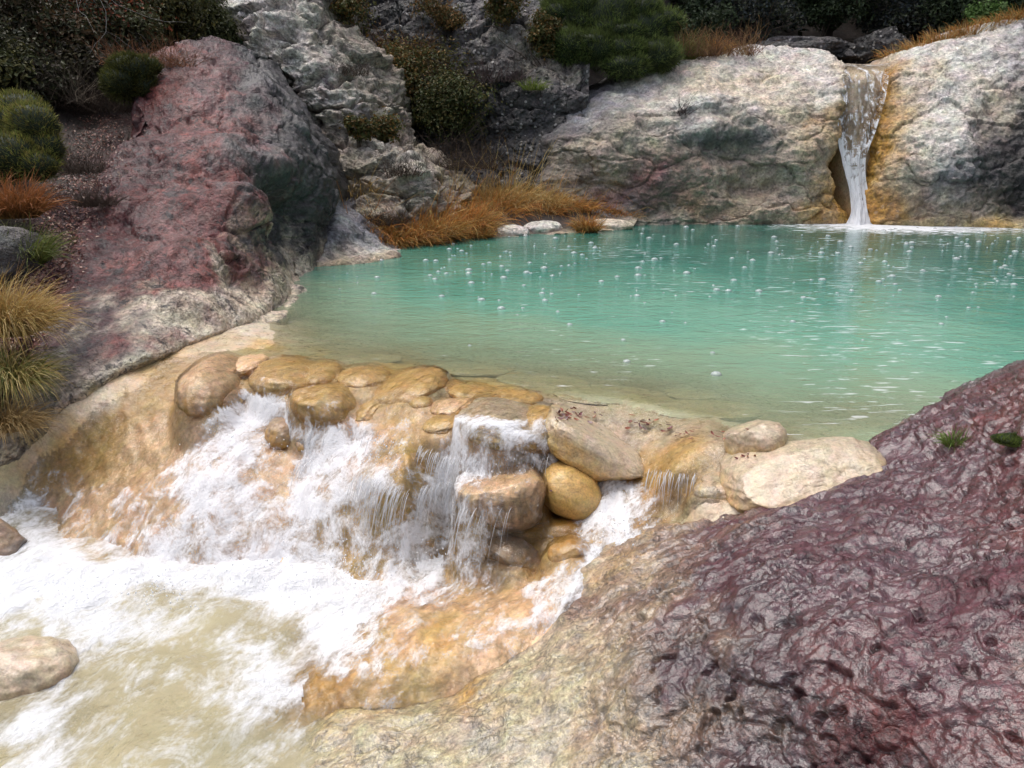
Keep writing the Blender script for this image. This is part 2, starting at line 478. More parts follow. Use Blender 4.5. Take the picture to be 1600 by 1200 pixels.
stone('rounded reddish stone in the froth below the brown boulder', 486, 690, 44, 36, 0, .8, .1, 'no', 12, .3, group=GD, wet=False)
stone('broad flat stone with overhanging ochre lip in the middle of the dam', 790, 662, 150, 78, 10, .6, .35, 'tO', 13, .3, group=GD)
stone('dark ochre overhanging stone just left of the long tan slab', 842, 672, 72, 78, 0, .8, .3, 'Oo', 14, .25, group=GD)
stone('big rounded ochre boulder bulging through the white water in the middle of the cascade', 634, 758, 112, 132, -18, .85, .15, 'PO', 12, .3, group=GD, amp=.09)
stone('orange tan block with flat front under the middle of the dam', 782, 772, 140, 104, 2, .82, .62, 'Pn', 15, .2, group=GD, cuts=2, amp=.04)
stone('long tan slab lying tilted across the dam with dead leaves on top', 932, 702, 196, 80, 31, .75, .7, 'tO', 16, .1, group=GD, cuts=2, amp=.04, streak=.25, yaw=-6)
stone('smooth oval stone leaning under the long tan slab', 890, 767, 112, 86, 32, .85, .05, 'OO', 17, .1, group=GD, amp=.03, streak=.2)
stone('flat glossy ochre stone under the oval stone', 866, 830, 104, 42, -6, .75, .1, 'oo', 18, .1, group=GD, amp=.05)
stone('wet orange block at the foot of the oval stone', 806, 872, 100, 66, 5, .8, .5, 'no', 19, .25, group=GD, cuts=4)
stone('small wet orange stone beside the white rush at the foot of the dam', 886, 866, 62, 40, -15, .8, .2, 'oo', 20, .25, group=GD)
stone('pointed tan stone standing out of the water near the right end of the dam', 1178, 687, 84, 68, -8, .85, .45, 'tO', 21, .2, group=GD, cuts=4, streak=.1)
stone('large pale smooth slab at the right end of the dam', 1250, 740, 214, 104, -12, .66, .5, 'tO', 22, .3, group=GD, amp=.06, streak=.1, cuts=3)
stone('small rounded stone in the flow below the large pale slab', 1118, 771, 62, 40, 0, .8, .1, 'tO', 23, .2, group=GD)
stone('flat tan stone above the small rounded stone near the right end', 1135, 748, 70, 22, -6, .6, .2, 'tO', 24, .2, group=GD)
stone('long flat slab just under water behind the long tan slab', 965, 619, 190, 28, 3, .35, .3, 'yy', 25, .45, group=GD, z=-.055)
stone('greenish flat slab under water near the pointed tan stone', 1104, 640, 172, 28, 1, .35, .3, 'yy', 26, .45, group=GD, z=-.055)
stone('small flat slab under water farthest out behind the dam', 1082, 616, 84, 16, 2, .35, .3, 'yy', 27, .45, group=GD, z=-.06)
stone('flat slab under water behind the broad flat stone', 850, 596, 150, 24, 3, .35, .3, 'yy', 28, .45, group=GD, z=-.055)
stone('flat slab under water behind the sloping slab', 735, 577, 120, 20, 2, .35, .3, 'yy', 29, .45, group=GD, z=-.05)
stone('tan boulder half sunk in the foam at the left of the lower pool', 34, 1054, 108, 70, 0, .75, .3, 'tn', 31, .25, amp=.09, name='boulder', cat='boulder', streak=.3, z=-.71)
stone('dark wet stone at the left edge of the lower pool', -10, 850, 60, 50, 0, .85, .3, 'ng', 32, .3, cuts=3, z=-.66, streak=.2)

# ---- grid of the bed
NU, NY, U0, U1 = 620, 400, -1.30, .95
_u = np.linspace(U0, U1, NU)
_y = np.exp(np.linspace(math.log(1.35), math.log(16.0), NY))
GX, GY = np.meshgrid(_u, _y); GX = GX * GY
XY = np.stack([GX.ravel(), GY.ravel()], -1)
H0 = np.clip(tps_eval(_cf, _bw[:, :2], XY), -1.6, .4)
B0 = np.stack([XY[:, 0], XY[:, 1], H0], -1)
_near = sstep(8.5, 6.5, XY[:, 1])
rough_z = (.022 * fbm(B0, (2.6, 2.6, 2.6), 4, 1) + .014 * fbm(B0, (9, 5, 9), 4, 3, .55, True) + .004 * fbm(B0, 40, 2, 4)) * _near
H = H0 + rough_z * np.where(H0 > -.14, .45, 1)
TOP = np.full((NY, NU), -9.0)
for P_, wet_ in STONES:
    if not wet_: continue
    gi = np.round((np.log(P_[:, 1]) - math.log(1.35)) / (math.log(16.0) - math.log(1.35)) * (NY - 1)).astype(int)
    gj = np.round((P_[:, 0] / P_[:, 1] - U0) / (U1 - U0) * (NU - 1)).astype(int)
    np.maximum.at(TOP, (np.clip(gi, 0, NY - 1), np.clip(gj, 0, NU - 1)), P_[:, 2])
def spread(A, k):
    for _ in range(k):
        B = A.copy()
        for di, dj in ((1, 0), (-1, 0), (0, 1), (0, -1)):
            B = np.maximum(B, np.roll(np.roll(A, di, 0), dj, 1))
        A = B
    return A
def blur(A, k):
    for _ in range(k):
        A = (A * 2 + np.roll(A, 1, 0) + np.roll(A, -1, 0) + np.roll(A, 1, 1) + np.roll(A, -1, 1)) / 6
    return A
Hg = H.reshape(NY, NU)
T1 = spread(TOP, 1)
over = (T1 > -5) & (T1 > Hg)
fill = np.where(over, np.minimum(T1 - .045, Hg + .09), Hg)               # travertine grown up round the stones
H = np.maximum(Hg, blur(np.maximum(blur(spread(np.where(over, fill, -9), 2), 0), Hg), 3)).ravel()
WTOP = blur(np.where(over, T1 + .004, Hg), 1).ravel()                   # what the sliding water lies on
def idw(px, py, ctl, vals, sig):
    d2 = (px[:, None] - ctl[None, :, 0]) ** 2 + (py[:, None] - ctl[None, :, 1]) ** 2
    wgt = np.exp(-np.sqrt(d2 + 1) / sig) + 1e-12
    return (wgt @ vals) / wgt.sum(1, keepdims=True)
BEDC = [(0,745,'y'),(50,700,'t'),(100,655,'t'),(150,620,'T'),(-60,780,'h'),(200,590,'t'),(300,545,'t'),(400,510,'T'),(330,535,'t'),(250,565,'y'),
 (45,765,'o'),(72,738,'o'),(100,712,'o'),(125,688,'o'),(150,665,'o'),(175,645,'o'),(200,628,'o'),(230,605,'o'),(260,585,'o'),(300,560,'o'),(230,640,'O'),(160,700,'O'),(190,668,'O'),(270,610,'O'),
 (120,790,'P'),(200,720,'P'),(280,650,'P'),(330,600,'P'),(250,700,'P'),(150,850,'P'),(250,800,'P'),(330,740,'P'),(400,690,'P'),(300,850,'P'),(400,830,'P'),(450,760,'P'),
 (340,590,'O'),(420,580,'O'),(520,590,'O'),(620,600,'O'),(760,620,'O'),(860,640,'t'),(560,680,'P'),(690,660,'P'),(640,720,'O'),(620,780,'O'),(600,820,'O'),(540,880,'O'),
 (740,720,'P'),(700,800,'O'),(720,850,'O'),(780,860,'n'),(850,840,'o'),(820,880,'O'),(960,640,'t'),(1050,660,'t'),(1150,680,'t'),(1250,700,'t'),
 (1000,770,'o'),(1060,735,'O'),(1030,760,'o'),(1060,800,'y'),(1130,770,'t'),(950,825,'O'),(880,885,'O'),(1100,810,'t'),
 (830,930,'P'),(760,960,'P'),(650,960,'P'),(560,1010,'O'),(600,1080,'O'),(480,1105,'o'),(750,1040,'P'),(700,1000,'O'),(520,1090,'o'),
 (300,960,'y'),(100,950,'y'),(400,1050,'y'),(200,1100,'y'),(0,1100,'y'),(350,1200,'m'),(0,850,'m'),(20,800,'h'),(500,1180,'h'),(600,1150,'y'),
 (450,500,'T'),(500,540,'y'),(560,555,'y'),(700,590,'y'),(850,600,'y'),(1000,610,'y'),(1200,660,'y'),(1400,690,'t'),(600,450,'y'),(1000,450,'y'),(1500,500,'y')]
_bc = np.array([(a, b) for a, b, c in BEDC], float); _bk = np.array([CC[c] for a, b, c in BEDC])
BP = np.stack([XY[:, 0], XY[:, 1], H], -1)
bpx, bpy_ = proj(BP)
wx = fbm(BP, 3, 5, 6, .6) * 30; wy = fbm(BP, 3, 5, 8, .6) * 30
bcol = idw(bpx + wx, bpy_ + wy, _bc, _bk, 15.0)
MAT_BED = rock_material('wet_travertine', fine=2.2, bump=.014, rough=(.2, .45), contrast=.4, dark=.10, grit=.5, coat=.2)
_bf = grid_faces(NY, NU)[:, ::-1]
bed = obj('stream_bed', BP, _bf[(BP[_bf, 1].min(1) < 9.5) & ~((bpy_[_bf].min(1) < 668 - bpx[_bf].min(1) * .567) & (bpx[_bf].min(1) < 300) & (bpx[_bf].min(1) > -20))], MAT_BED, attrs={'Col': bcol}, base=(0, 0, 0))
tag(bed, 'pale tan and ochre travertine bed under the pool and cascade', kind='structure')

# ================================================================== water: pool, film over the cascade, lower pool
LOWZ = -.69
fl = np.array([-.40, -.917])                               # downstream
al = XY @ fl; ac = XY @ np.array([.917, -.40])
film_pts = [(0,745,-1),(100,650,-1),(200,588,-1),(300,540,-1),(360,520,-.4),(420,500,-.3),(-60,780,-.5),(60,775,1),(150,690,1),(220,640,1),(280,600,1),(330,570,1),(400,560,1),
 (110,680,-.1),(180,630,-.1),(250,585,-.1),(20,765,-.6),
 (500,560,1),(300,800,1),(600,800,1),(800,800,1),(1000,700,.6),(1100,700,.3),(1250,735,-.5),(1180,790,-1),(1100,815,-.6),(1060,760,1),(1000,830,.4),(900,900,1),(800,960,1),(700,1050,.6),(600,1090,.2),(840,1000,-.6),
 (500,1130,0),(300,1000,1),(100,900,1),(100,1100,1),(1300,690,-.5),(1200,650,1),(1400,660,1)]
_fp = np.array([(a, b) for a, b, c in film_pts], float); _fv = np.array([[c] for a, b, c in film_pts])
film = idw(bpx, bpy_, _fp, _fv, 30.0)[:, 0]
FOAM = [(0,770,0),(150,690,0),(250,620,0),(330,590,0),(60,800,.45),(90,770,.3),(200,720,.05),(280,680,.1),(150,800,.3),(250,790,.45),(200,860,.55),(120,860,.4),
 (330,650,.75),(360,640,.7),(400,650,.95),(450,635,.9),(380,700,.9),(320,730,.75),(300,780,.95),(260,850,.8),(350,760,.8),(420,700,.6),(440,760,.45),(400,800,.65),(350,850,.8),(450,720,.2),(400,850,.7),(300,880,.7),
 (470,830,.8),(440,870,.9),(490,760,.9),(520,700,.85),(560,690,.7),(520,780,.95),(480,880,.9),(540,830,.7),(580,760,.75),(620,700,.6),(640,680,.3),(690,660,.2),(600,660,.25),(660,740,.3),(630,790,.3),(600,810,.35),(560,850,.6),(590,880,.6),
 (530,870,.4),(640,860,.75),(680,790,.9),(700,740,.9),(760,710,.9),(800,705,.7),(650,830,.8),(720,820,.75),(720,860,.6),(680,880,.75),(750,790,.5),(770,850,.35),(740,690,.3),(620,900,.8),
 (450,600,0),(560,600,.05),(610,600,.45),(600,630,.3),(700,610,.05),(800,650,.1),(900,640,0),(1000,680,0),(1050,730,.02),(1060,770,.05),
 (800,890,.2),(850,870,.15),(890,880,.35),(980,820,.85),(950,840,.85),(920,880,.75),(880,920,.75),(840,950,.6),(1010,810,.6),(1050,800,.1),
 (800,930,.35),(750,940,.45),(700,930,.55),(760,990,.5),(700,1020,.35),(640,950,.55),(600,990,.55),(560,1040,.5),(620,1060,.3),(680,980,.25),(720,1060,.1),(500,1090,.25),
 (100,930,1),(250,930,1),(400,930,1.1),(500,930,1.1),(560,960,.9),(0,930,1),(50,960,1),(150,990,.9),(300,990,.75),(450,990,.8),(520,1010,.85),(20,860,.35),(40,800,.8),(10,890,.75),(80,880,.8),
 (150,1040,.75),(250,1030,.6),(330,1010,.45),(260,995,.3),(400,1030,.35),(450,1040,.35),(380,1080,.65),(430,1090,.8),(350,1120,.5),(300,1080,.3),(200,1090,.45),(100,1100,.65),(50,1110,.35),(120,1140,.4),(250,1150,.25),
 (60,1180,.55),(150,1180,.3),(300,1180,.3),(400,1150,.55),(450,1190,.3),(20,1140,.2),(500,1150,.2),(560,1190,.2)]
_fo = np.array([(a, b) for a, b, c in FOAM], float); _fov = np.array([[c] for a, b, c in FOAM])
foam = idw(bpx + wx * .5, bpy_ + wy * .5, _fo, _fov, 14.0)[:, 0]
thick = np.where(film > 0, .010 + .014 * np.clip(film, 0, 1), .03 * film)
thick = thick + .030 * np.clip(foam, 0, 1) ** 2 * (H0 > LOWZ)
foam = foam * np.where(over.ravel() & (bpy_ < 690), .35, 1)
Pf = np.stack([ac * 3.2, al * 1.2, 0 * al], -1)
froth = fbm(np.stack([ac * 9, al * 3.5, 0 * al], -1), 1, 4, 2, .6)
def smin(a, b, k):
    h = np.clip(.5 + .5 * (b - a) / k, 0, 1)
    return b * (1 - h) + a * h - k * h * (1 - h)
_cw = PZ(*np.array([(250,540),(300,548),(400,563),(520,566),(620,578),(760,600),(880,616),(1000,634),(1120,660),(1230,688),(1330,705),(1450,720)], float).T, 0.0)
crest = np.interp(XY[:, 0], _cw[:, 0], _cw[:, 1]) + .05 * fbm(np.stack([XY[:, 0], 0 * al, 0 * al], -1), 4, 3, 3)
down = sstep(-.10, .14, crest - XY[:, 1])                  # 0 in the pool, 1 below the dam
wz = np.maximum(np.minimum(0, H + thick) * down, np.where(down > .25, np.maximum(WTOP, H) + np.clip(.05 * film, -.03, .006), -9))       # the pool proper is level
low = LOWZ + .020 * fbm(np.stack([XY[:, 0], XY[:, 1], 0 * al], -1), (3.2, 5, 1), 4, 9) + .05 * np.clip(foam, 0, 1.1) ** 2 * (.6 + fbm(np.stack([XY[:, 0], XY[:, 1], 0 * al], -1), (4, 6, 1), 4, 11))
islow = wz < low
wz = np.maximum(wz, low)
wz = wz + np.where((wz < -.03) & ~islow, .034 * froth * np.clip(foam, 0, 1) + .012 * fbm(np.stack([ac * 26, al * 14, 0 * al], -1), 1, 3, 7, .6) * np.clip(foam, 0, 1), 0)
WP = np.stack([XY[:, 0], XY[:, 1], wz], -1)
dep = wz - H
Fc = grid_faces(NY, NU)[:, ::-1]
fz = wz[Fc].mean(1); fylow = islow[Fc].mean(1) > .5; fy_ = XY[Fc, 1].mean(1); fd = dep[Fc].max(1); ffilm = film[Fc].max(1)
is_pool = down[Fc].mean(1) < .35
drop = (fd < -.01)
along = al + (0 - wz) * .9
FLOW = np.stack([ac, along, 0 * al], -1)
def sub(name, sel, mat):
    f = Fc[sel]
    ids, inv = np.unique(f, return_inverse=True)
    o = obj(name, WP[ids], inv.reshape(f.shape), mat, attrs={'dep': dep[ids], 'foam': foam[ids], 'flow': FLOW[ids]}, base=(0, 0, 0))
    return o

def white(nt, mask, bump):
    d = nd(nt, 'BsdfDiffuse', {'Color': (.86, .87, .90, 1), 'Normal': bump})
    t = nd(nt, 'BsdfTranslucent', {'Color': (.86, .87, .90, 1), 'Normal': bump})
    return nd(nt, 'MixShader', {0: .3, 1: d.outputs[0], 2: t.outputs[0]}).outputs[0]
def water_surface(nt, body, bump, rough=.04, mul=1.0):
    fr = nd(nt, 'Fresnel', {'IOR': 1.33, 'Normal': bump}).outputs[0]
    if mul != 1.0: fr = math_(nt, 'MULTIPLY', fr, mul, True)
    gl = nd(nt, 'BsdfGlossy', {'Roughness': rough, 'Normal': bump})
    return nd(nt, 'MixShader', {0: fr, 1: body, 2: gl.outputs[0]}).outputs[0]

# --- turquoise pool
m, nt = new_mat('turquoise_pool_water'); MAT_POOL = m
pos = nd(nt, 'NewGeometry').outputs['Position']
dp = nd(nt, 'Attribute', attribute_name='dep').outputs['Fac']
n_big = noise(nt, pos, .9, 3, .5)
dpn = math_(nt, 'MULTIPLY', dp, mrange(nt, n_big, .3, .7, .75, 1.3, False))
ramp = nd(nt, 'ValToRGB', {0: math_(nt, 'DIVIDE', dpn, 1.5)})
els = ramp.color_ramp.elements
els[0].position = .0; els[0].color = (.44, .46, .29, 1)
els[1].position = 1.0; els[1].color = (.016, .145, .115, 1)
for p_, c_ in ((.10, (.31, .41, .26, 1)), (.28, (.175, .40, .285, 1)), (.6, (.060, .275, .205, 1))):
    e = els.new(p_); e.color = c_
alpha = math_(nt, 'SUBTRACT', 1.0, math_(nt, 'POWER', 2.718, math_(nt, 'MULTIPLY', dp, -5.5)), True)
r1 = noise(nt, vscale(nt, pos, (4.2, 6.5, 1)), 1.0, 5, .62, .5)
r2 = noise(nt, vscale(nt, pos, (9, 24, 1)), 1.0, 4, .6, .3)
r3 = nd(nt, 'TexVoronoi', {'Vector': vscale(nt, pos, (1, 1, 0)), 'Scale': 3.1}, feature='F1').outputs['Distance']
ring = math_(nt, 'MULTIPLY', math_(nt, 'SINE', math_(nt, 'MULTIPLY', r3, 75.0)), mrange(nt, r3, .02, .17, 1, 0))
hh = math_(nt, 'ADD', math_(nt, 'MULTIPLY', r1, .6), math_(nt, 'ADD', math_(nt, 'MULTIPLY', r2, .16), math_(nt, 'MULTIPLY', ring, .02)))
bmp = nd(nt, 'Bump', {'Height': hh, 'Distance': .024, 'Strength': .8}).outputs[0]
body = nd(nt, 'MixShader', {0: alpha, 1: nd(nt, 'BsdfTransparent', {'Color': (.93, .95, .86, 1)}).outputs[0],
                            2: nd(nt, 'BsdfDiffuse', {'Color': ramp.outputs[0]}).outputs[0]}).outputs[0]
fo = nd(nt, 'Attribute', attribute_name='foam').outputs['Fac']
# foam round the foot of the far waterfall, breaking up outwards
wfb = PZ(1410, 350, 0.0)
vd = nd(nt, 'VectorMath', {0: vscale(nt, pos, (.45, .8, 1)), 1: (wfb[0] * .45, wfb[1] * .8 - .12, 0)}, operation='DISTANCE').outputs['Value']
fn = noise(nt, vscale(nt, pos, (2.2, 5, 1)), 2.0, 6, .7, .6)
fm = mrange(nt, math_(nt, 'ADD', mrange(nt, vd, .15, 1.9, .75, 0, False), math_(nt, 'MULTIPLY', math_(nt, 'SUBTRACT', fn, .5), 1.3)), .34, .62, 0, .95)
surf = water_surface(nt, body, bmp, .03, 1.5)
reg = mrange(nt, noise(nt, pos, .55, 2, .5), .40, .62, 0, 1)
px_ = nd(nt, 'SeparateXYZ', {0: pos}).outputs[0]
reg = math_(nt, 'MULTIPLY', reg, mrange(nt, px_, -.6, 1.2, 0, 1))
glint_dash = mrange(nt, math_(nt, 'ADD', noise(nt, vscale(nt, pos, (5, 20, 1)), 1.0, 3, .55, .5), math_(nt, 'MULTIPLY', reg, .13)), .69, .80, 0, .5)  # white dashes painted on the water for sky glints off the ripples
fm = math_(nt, 'MAXIMUM', fm, glint_dash)
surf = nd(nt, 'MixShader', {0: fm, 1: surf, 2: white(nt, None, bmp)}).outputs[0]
finish(nt, surf)
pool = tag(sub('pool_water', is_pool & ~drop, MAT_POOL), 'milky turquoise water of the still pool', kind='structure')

# --- falling and foaming water
def foam_mat(name, su, sv, soft, clear_tint, gain=1.0, bump=.02):
    m, nt = new_mat(name)
    fv = nd(nt, 'Attribute', attribute_name='flow').outputs['Vector']
    fo = nd(nt, 'Attribute', attribute_name='foam').outputs['Fac']
    wv = nd(nt, 'TexNoise', {'Vector': vscale(nt, fv, (su * .12, sv * .3, 1)), 'Scale': 1.0, 'Detail': 3})
    wv = nd(nt, 'VectorMath', {0: nd(nt, 'VectorMath', {0: wv.outputs['Color'], 1: (.5, .5, .5)}, operation='SUBTRACT').outputs[0], 1: (.22, .12, 0)}, operation='MULTIPLY').outputs[0]
    fv2 = nd(nt, 'VectorMath', {0: fv, 1: wv}, operation='ADD').outputs[0]
    a = noise(nt, vscale(nt, fv2, (su, sv, 1)), 1.0, 6, .66, .4)
    b = noise(nt, vscale(nt, fv2, (su * 3.2, sv * 2.4, 1)), 1.0, 5, .68, .2)
    c = noise(nt, vscale(nt, fv2, (su * 9, sv * 9, 1)), 1.0, 3, .6)
    tex = math_(nt, 'ADD', math_(nt, 'MULTIPLY', math_(nt, 'SUBTRACT', a, .5), 1.5), math_(nt, 'ADD', math_(nt, 'MULTIPLY', math_(nt, 'SUBTRACT', b, .5), .6), math_(nt, 'MULTIPLY', math_(nt, 'SUBTRACT', c, .5), .6)))
    iso = noise(nt, vscale(nt, fv2, (su * .9, su * .55, 1)), 1.0, 7, .7, 1.2)
    tex = math_(nt, 'ADD', tex, math_(nt, 'MULTIPLY', math_(nt, 'SUBTRACT', iso, .5), 1.7))
    val = math_(nt, 'ADD', math_(nt, 'MULTIPLY', fo, gain), math_(nt, 'MULTIPLY', tex, mrange(nt, fo, 0, .25, .25, 1.0)))
    mask = mrange(nt, val, .36, .36 + soft, 0, .97)
    h = math_(nt, 'ADD', a, math_(nt, 'MULTIPLY', b, .45))
    bmp = nd(nt, 'Bump', {'Height': h, 'Distance': bump, 'Strength': .9}).outputs[0]
    dp = nd(nt, 'Attribute', attribute_name='dep').outputs['Fac']
    return m, nt, mask, bmp, dp
m, nt, mask, bmp, dp = foam_mat('cascade_water', 7, 3.6, .68, (1, 1, 1), 1.1, .035); MAT_CASC = m
clear = nd(nt, 'BsdfTransparent', {'Color': (.99, .98, .96, 1)}).outputs[0]
s = water_surface(nt, clear, bmp, .06, 1.0)
finish(nt, nd(nt, 'MixShader', {0: mask, 1: s, 2: white(nt, None, bmp)}).outputs[0])
casc_sel = ~is_pool & ~drop & ~fylow & (ffilm > -.25)
tag(sub('cascade_water', casc_sel, MAT_CASC), 'clear and white water sliding and foaming down the tan rock', kind='structure')

m, nt, mask, bmp, dp = foam_mat('lower_pool_water', 4.5, 3.0, .75, (1, 1, 1), 1.36, .07); MAT_LOW = m
alpha = math_(nt, 'SUBTRACT', 1.0, math_(nt, 'POWER', 2.718, math_(nt, 'MULTIPLY', dp, -3.0)), True)
body = nd(nt, 'MixShader', {0: alpha, 1: nd(nt, 'BsdfTransparent', {'Color': (.95, .95, .86, 1)}).outputs[0],
                            2: nd(nt, 'BsdfDiffuse', {'Color': (.58, .51, .32, 1)}).outputs[0]}).outputs[0]
s = water_surface(nt, body, bmp, .05, 1.0)
finish(nt, nd(nt, 'MixShader', {0: mask, 1: s, 2: white(nt, None, bmp)}).outputs[0])
tag(sub('stream_water', fylow & ~is_pool & ~drop, MAT_LOW), 'foaming olive water of the lower pool', kind='structure')

# ================================================================== rock outcrops
def lumps(P, amp, f, seed, st=(1, 1, 1.6)):
    st = np.array(st)
    return amp * (.75 * fbm(P, f * st, 4, seed) + .16 * fbm(P, f * 2.3 * st, 4, seed + 3, .5, True) + .045 * fbm(P, f * 9 * st, 3, seed + 6, .5))
def dents(P, spots):
    d = np.zeros(len(P))
    for px, py, y, r, a, asp in spots:
        c = PY(px, py, y)
        q = (P - c) / np.array([1, 1, asp])
        d -= a * np.exp(-np.minimum((q ** 2).sum(1) / r ** 2, 40) ** 1.4)
    return d

# --- red outcrop on the left bank
ROWS = [
 [(235,92,10.3),(275,75,10.6),(312,64,10.9),(350,70,11.1),(385,85,11.2),(408,100,11.4)],
 [(215,165,9.2),(265,150,9.3),(320,140,9.5),(370,135,9.7),(415,140,9.95),(448,155,10.4)],
 [(188,240,8.3),(240,225,8.3),(310,215,8.5),(380,205,8.8),(445,215,9.2),(502,240,9.9)],
 [(150,315,7.4),(220,305,7.4),(300,292,7.55),(380,280,7.9),(445,282,8.5),(506,310,9.5)],
 [(115,385,6.6),(190,380,6.6),(280,365,6.75),(365,352,7.1),(425,355,7.8),(486,370,9.0)],
 [(85,450,6.0),(160,450,5.95),(260,440,6.0),(350,430,6.4),(415,422,7.15),(462,415,8.3)],
 [(58,530,5.3),(140,530,5.22),(240,518,5.35),(330,502,5.75),(405,488,6.4),(452,460,7.6)],
 [(20,625,4.75),(90,612,4.74),(180,580,4.93),(270,550,5.28),(345,525,5.75),(425,505,6.35)],
 [(-40,735,4.25),(40,690,4.45),(130,640,4.80),(220,595,5.15),(300,560,5.47),(400,535,6.05)]]
COLS = ['rRqvgg', 'qrpqgg', 'rqRpgk', 'qrrgkk', 'rqprkk', 'rqRpth', 'kqhTTT', 'ghTTTT', 'yyytTT']
G, K = patch(ROWS, 'Y', COLS, 370, 310, dict(top=[(0, .5, .05), (0, 1.6, -.5)], bottom=[(0, 0, -.25)], left=[(-.15, .3, -.1), (-.4, 1.2, -.6)], right=[(.02, .5, -.02), (-.2, 1.8, -.3)]))
DENT_L = [(410,182,9.0,.16,.16,.8),(375,125,9.9,.16,.10,.6),(430,300,8.3,.5,.22,.7),(470,340,8.6,.5,.3,.8),(385,330,7.6,.28,-.18,.8),(330,330,7.3,.3,-.12,.8),(300,345,7.0,.3,.12,.8),
          (250,170,9.1,.35,.12,1),(420,265,8.6,.28,-.18,.6),(460,300,8.7,.22,-.2,.7),(350,250,8.2,.4,-.14,.6),(400,240,8.6,.25,.1,.5),(380,450,6.5,.25,.1,.7),(340,460,6.1,.3,-.05,.7),(280,400,6.5,.35,-.1,.7),(450,370,7.8,.3,.2,1.0)]
def d_red(P, N):
    t = sstep(5.0, 7.5, P[:, 1])
    f1, e1 = facets(P, (.75, .75, .42), 4); f2, e2 = facets(P, (.24, .24, .13), 7)
    return lumps(P, .19 * (.3 + .7 * t), .9, 2, (1, 1, 1.2)) + dents(P, DENT_L) + sstep(-.05, .5, P[:, 2]) * ((.3 + .7 * t) * (.040 * f1 - .03 * sstep(.10, 0, e1)) + .012 * f2 - .008 * sstep(.11, 0, e2)) + .012 * fbm(P, 5, 4, 9, .55)
G2, dd = displace(G, d_red)
K = warp_colors(K, G2, .16, 3, 2.4)
pits = sstep(-.02, -.09, dd)[..., None]
MAT_RED = rock_material('weathered_red_rock', fine=1.3, bump=.075, rough=(.26, .55), contrast=1.0, pale=.16, dark=.85, crease=.4, grit=1.0, spec=.3, coat=.3, coat_rough=.10, coat_ior=1.5, coat_fine=.3)
o = obj('rock_outcrop', G2.reshape(-1, 3), grid_faces(*G2.shape[:2]), MAT_RED, attrs={'Col': K.reshape(-1, 3)})
tag(o, 'tall ridge of dark red and grey weathered rock on the left bank', 'rock')

# --- red boulder filling the right foreground
ROWS = [
 [(330,1150,-1.0),(440,1080,-.95),(640,1040,-.9),(760,985,-.85),(840,910,-.75),(965,815,-.55),(1170,760,-.35),(1362,672,-.25),(1476,615,-.12),(1597,566,.2),(1720,500,.5)],
 [(430,1190,-.74),(520,1120,-.68),(700,1092,-.6),(795,1030,-.52),(878,955,-.42),(1000,850,-.27),(1190,793,-.1),(1370,700,.03),(1480,641,.2),(1600,583,.47),(1720,520,.75)],
 [(520,1260,-.68),(640,1210,-.6),(800,1150,-.5),(900,1090,-.38),(980,1000,-.26),(1100,905,-.11),(1270,845,.03),(1430,768,.14),(1530,716,.29),(1640,655,.5),(1760,595,.72)],
 [(640,1350,-.65),(760,1290,-.58),(900,1220,-.45),(1000,1150,-.32),(1080,1060,-.19),(1200,985,-.03),(1350,925,.10),(1490,858,.2),(1590,808,.31),(1690,748,.47),(1800,690,.66)],
 [(800,1450,-.65),(900,1380,-.55),(1030,1310,-.42),(1120,1240,-.3),(1190,1150,-.17),(1300,1080,.0),(1440,1030,.14),(1570,970,.23),(1670,910,.32),(1770,850,.45),(1880,790,.6)],
 [(1000,1600,-.65),(1080,1520,-.55),(1200,1440,-.4),(1280,1370,-.28),(1350,1300,-.14),(1450,1220,.02),(1570,1170,.15),(1680,1110,.24),(1780,1050,.33),(1870,990,.44),(1980,930,.55)],
 [(1300,1800,-.6),(1350,1720,-.5),(1450,1640,-.36),(1520,1560,-.24),(1580,1480,-.1),(1670,1380,.05),(1770,1330,.16),(1870,1270,.25),(1970,1210,.33),(2060,1150,.42),(2150,1090,.5)]]
COLS = ['oooOOOttggr', 'yyoytnvvvrv', 'yyhynvvvvrv', 'hyynqqvvrvv', 'mhnqqrvvrvv', 'mgnqqqrrsvv', 'ggkqqqrrvvv']  # dark middle band: shade of the slope facing the camera, put into albedo
G, K = patch(ROWS, 'z', COLS, 420, 540, dict(right=[(.5, .15, .12), (1.6, .6, .3)]))
DENT_R = []
def d_front(P, N):
    px, py = proj(P)
    k = sstep(2.2, 3.4, P[:, 1])
    near = np.clip(P[:, 1] / 2.4, .55, 1.3)
    red = sstep(-.45, -.15, P[:, 2])
    a = .055 * fbm(P, (1.6, 1.6, 2.2), 4, 3) + .007 * fbm(P, (5, 7, 9), 4, 6, .5, True)
    f1, e1 = facets(P, (.34, .2, .16), 12); f2, e2 = facets(P, (.12, .07, .06), 3)
    rr = .25 + .75 * red
    a += rr * (.015 * f1 - .012 * sstep(.07, 0, e1) + .0065 * f2 - .005 * sstep(.09, 0, e2)) + red * .022 * fbm(P, (1.6, 4.2, 5), 3, 9, .5) + red * .007 * flakes(P, (.25, -.75, .6), 6, 4, 2.2, 2.4)
    a += near * .0022 * fbm(P, (16, 24, 30), 3, 2, .5)
    q = fbm(P, 11, 2, 14)
    a -= .028 * sstep(.37, .48, q) * red
    return a
G2, dd = displace(G, d_front)
K = warp_colors(K, G2, .085, 9, 2.6)
MAT_FRONT = rock_material('wet_red_rock', fine=2.6, bump=.026, rough=(.35, .6), contrast=.8, pale=.14, dark=.45, crease=.4, grit=1.0, spec=.35, coat=.9, coat_rough=.10, coat_ior=1.7, coat_fine=.22)
o = obj('boulder', G2.reshape(-1, 3), grid_faces(*G2.shape[:2]), MAT_FRONT, attrs={'Col': K.reshape(-1, 3)})
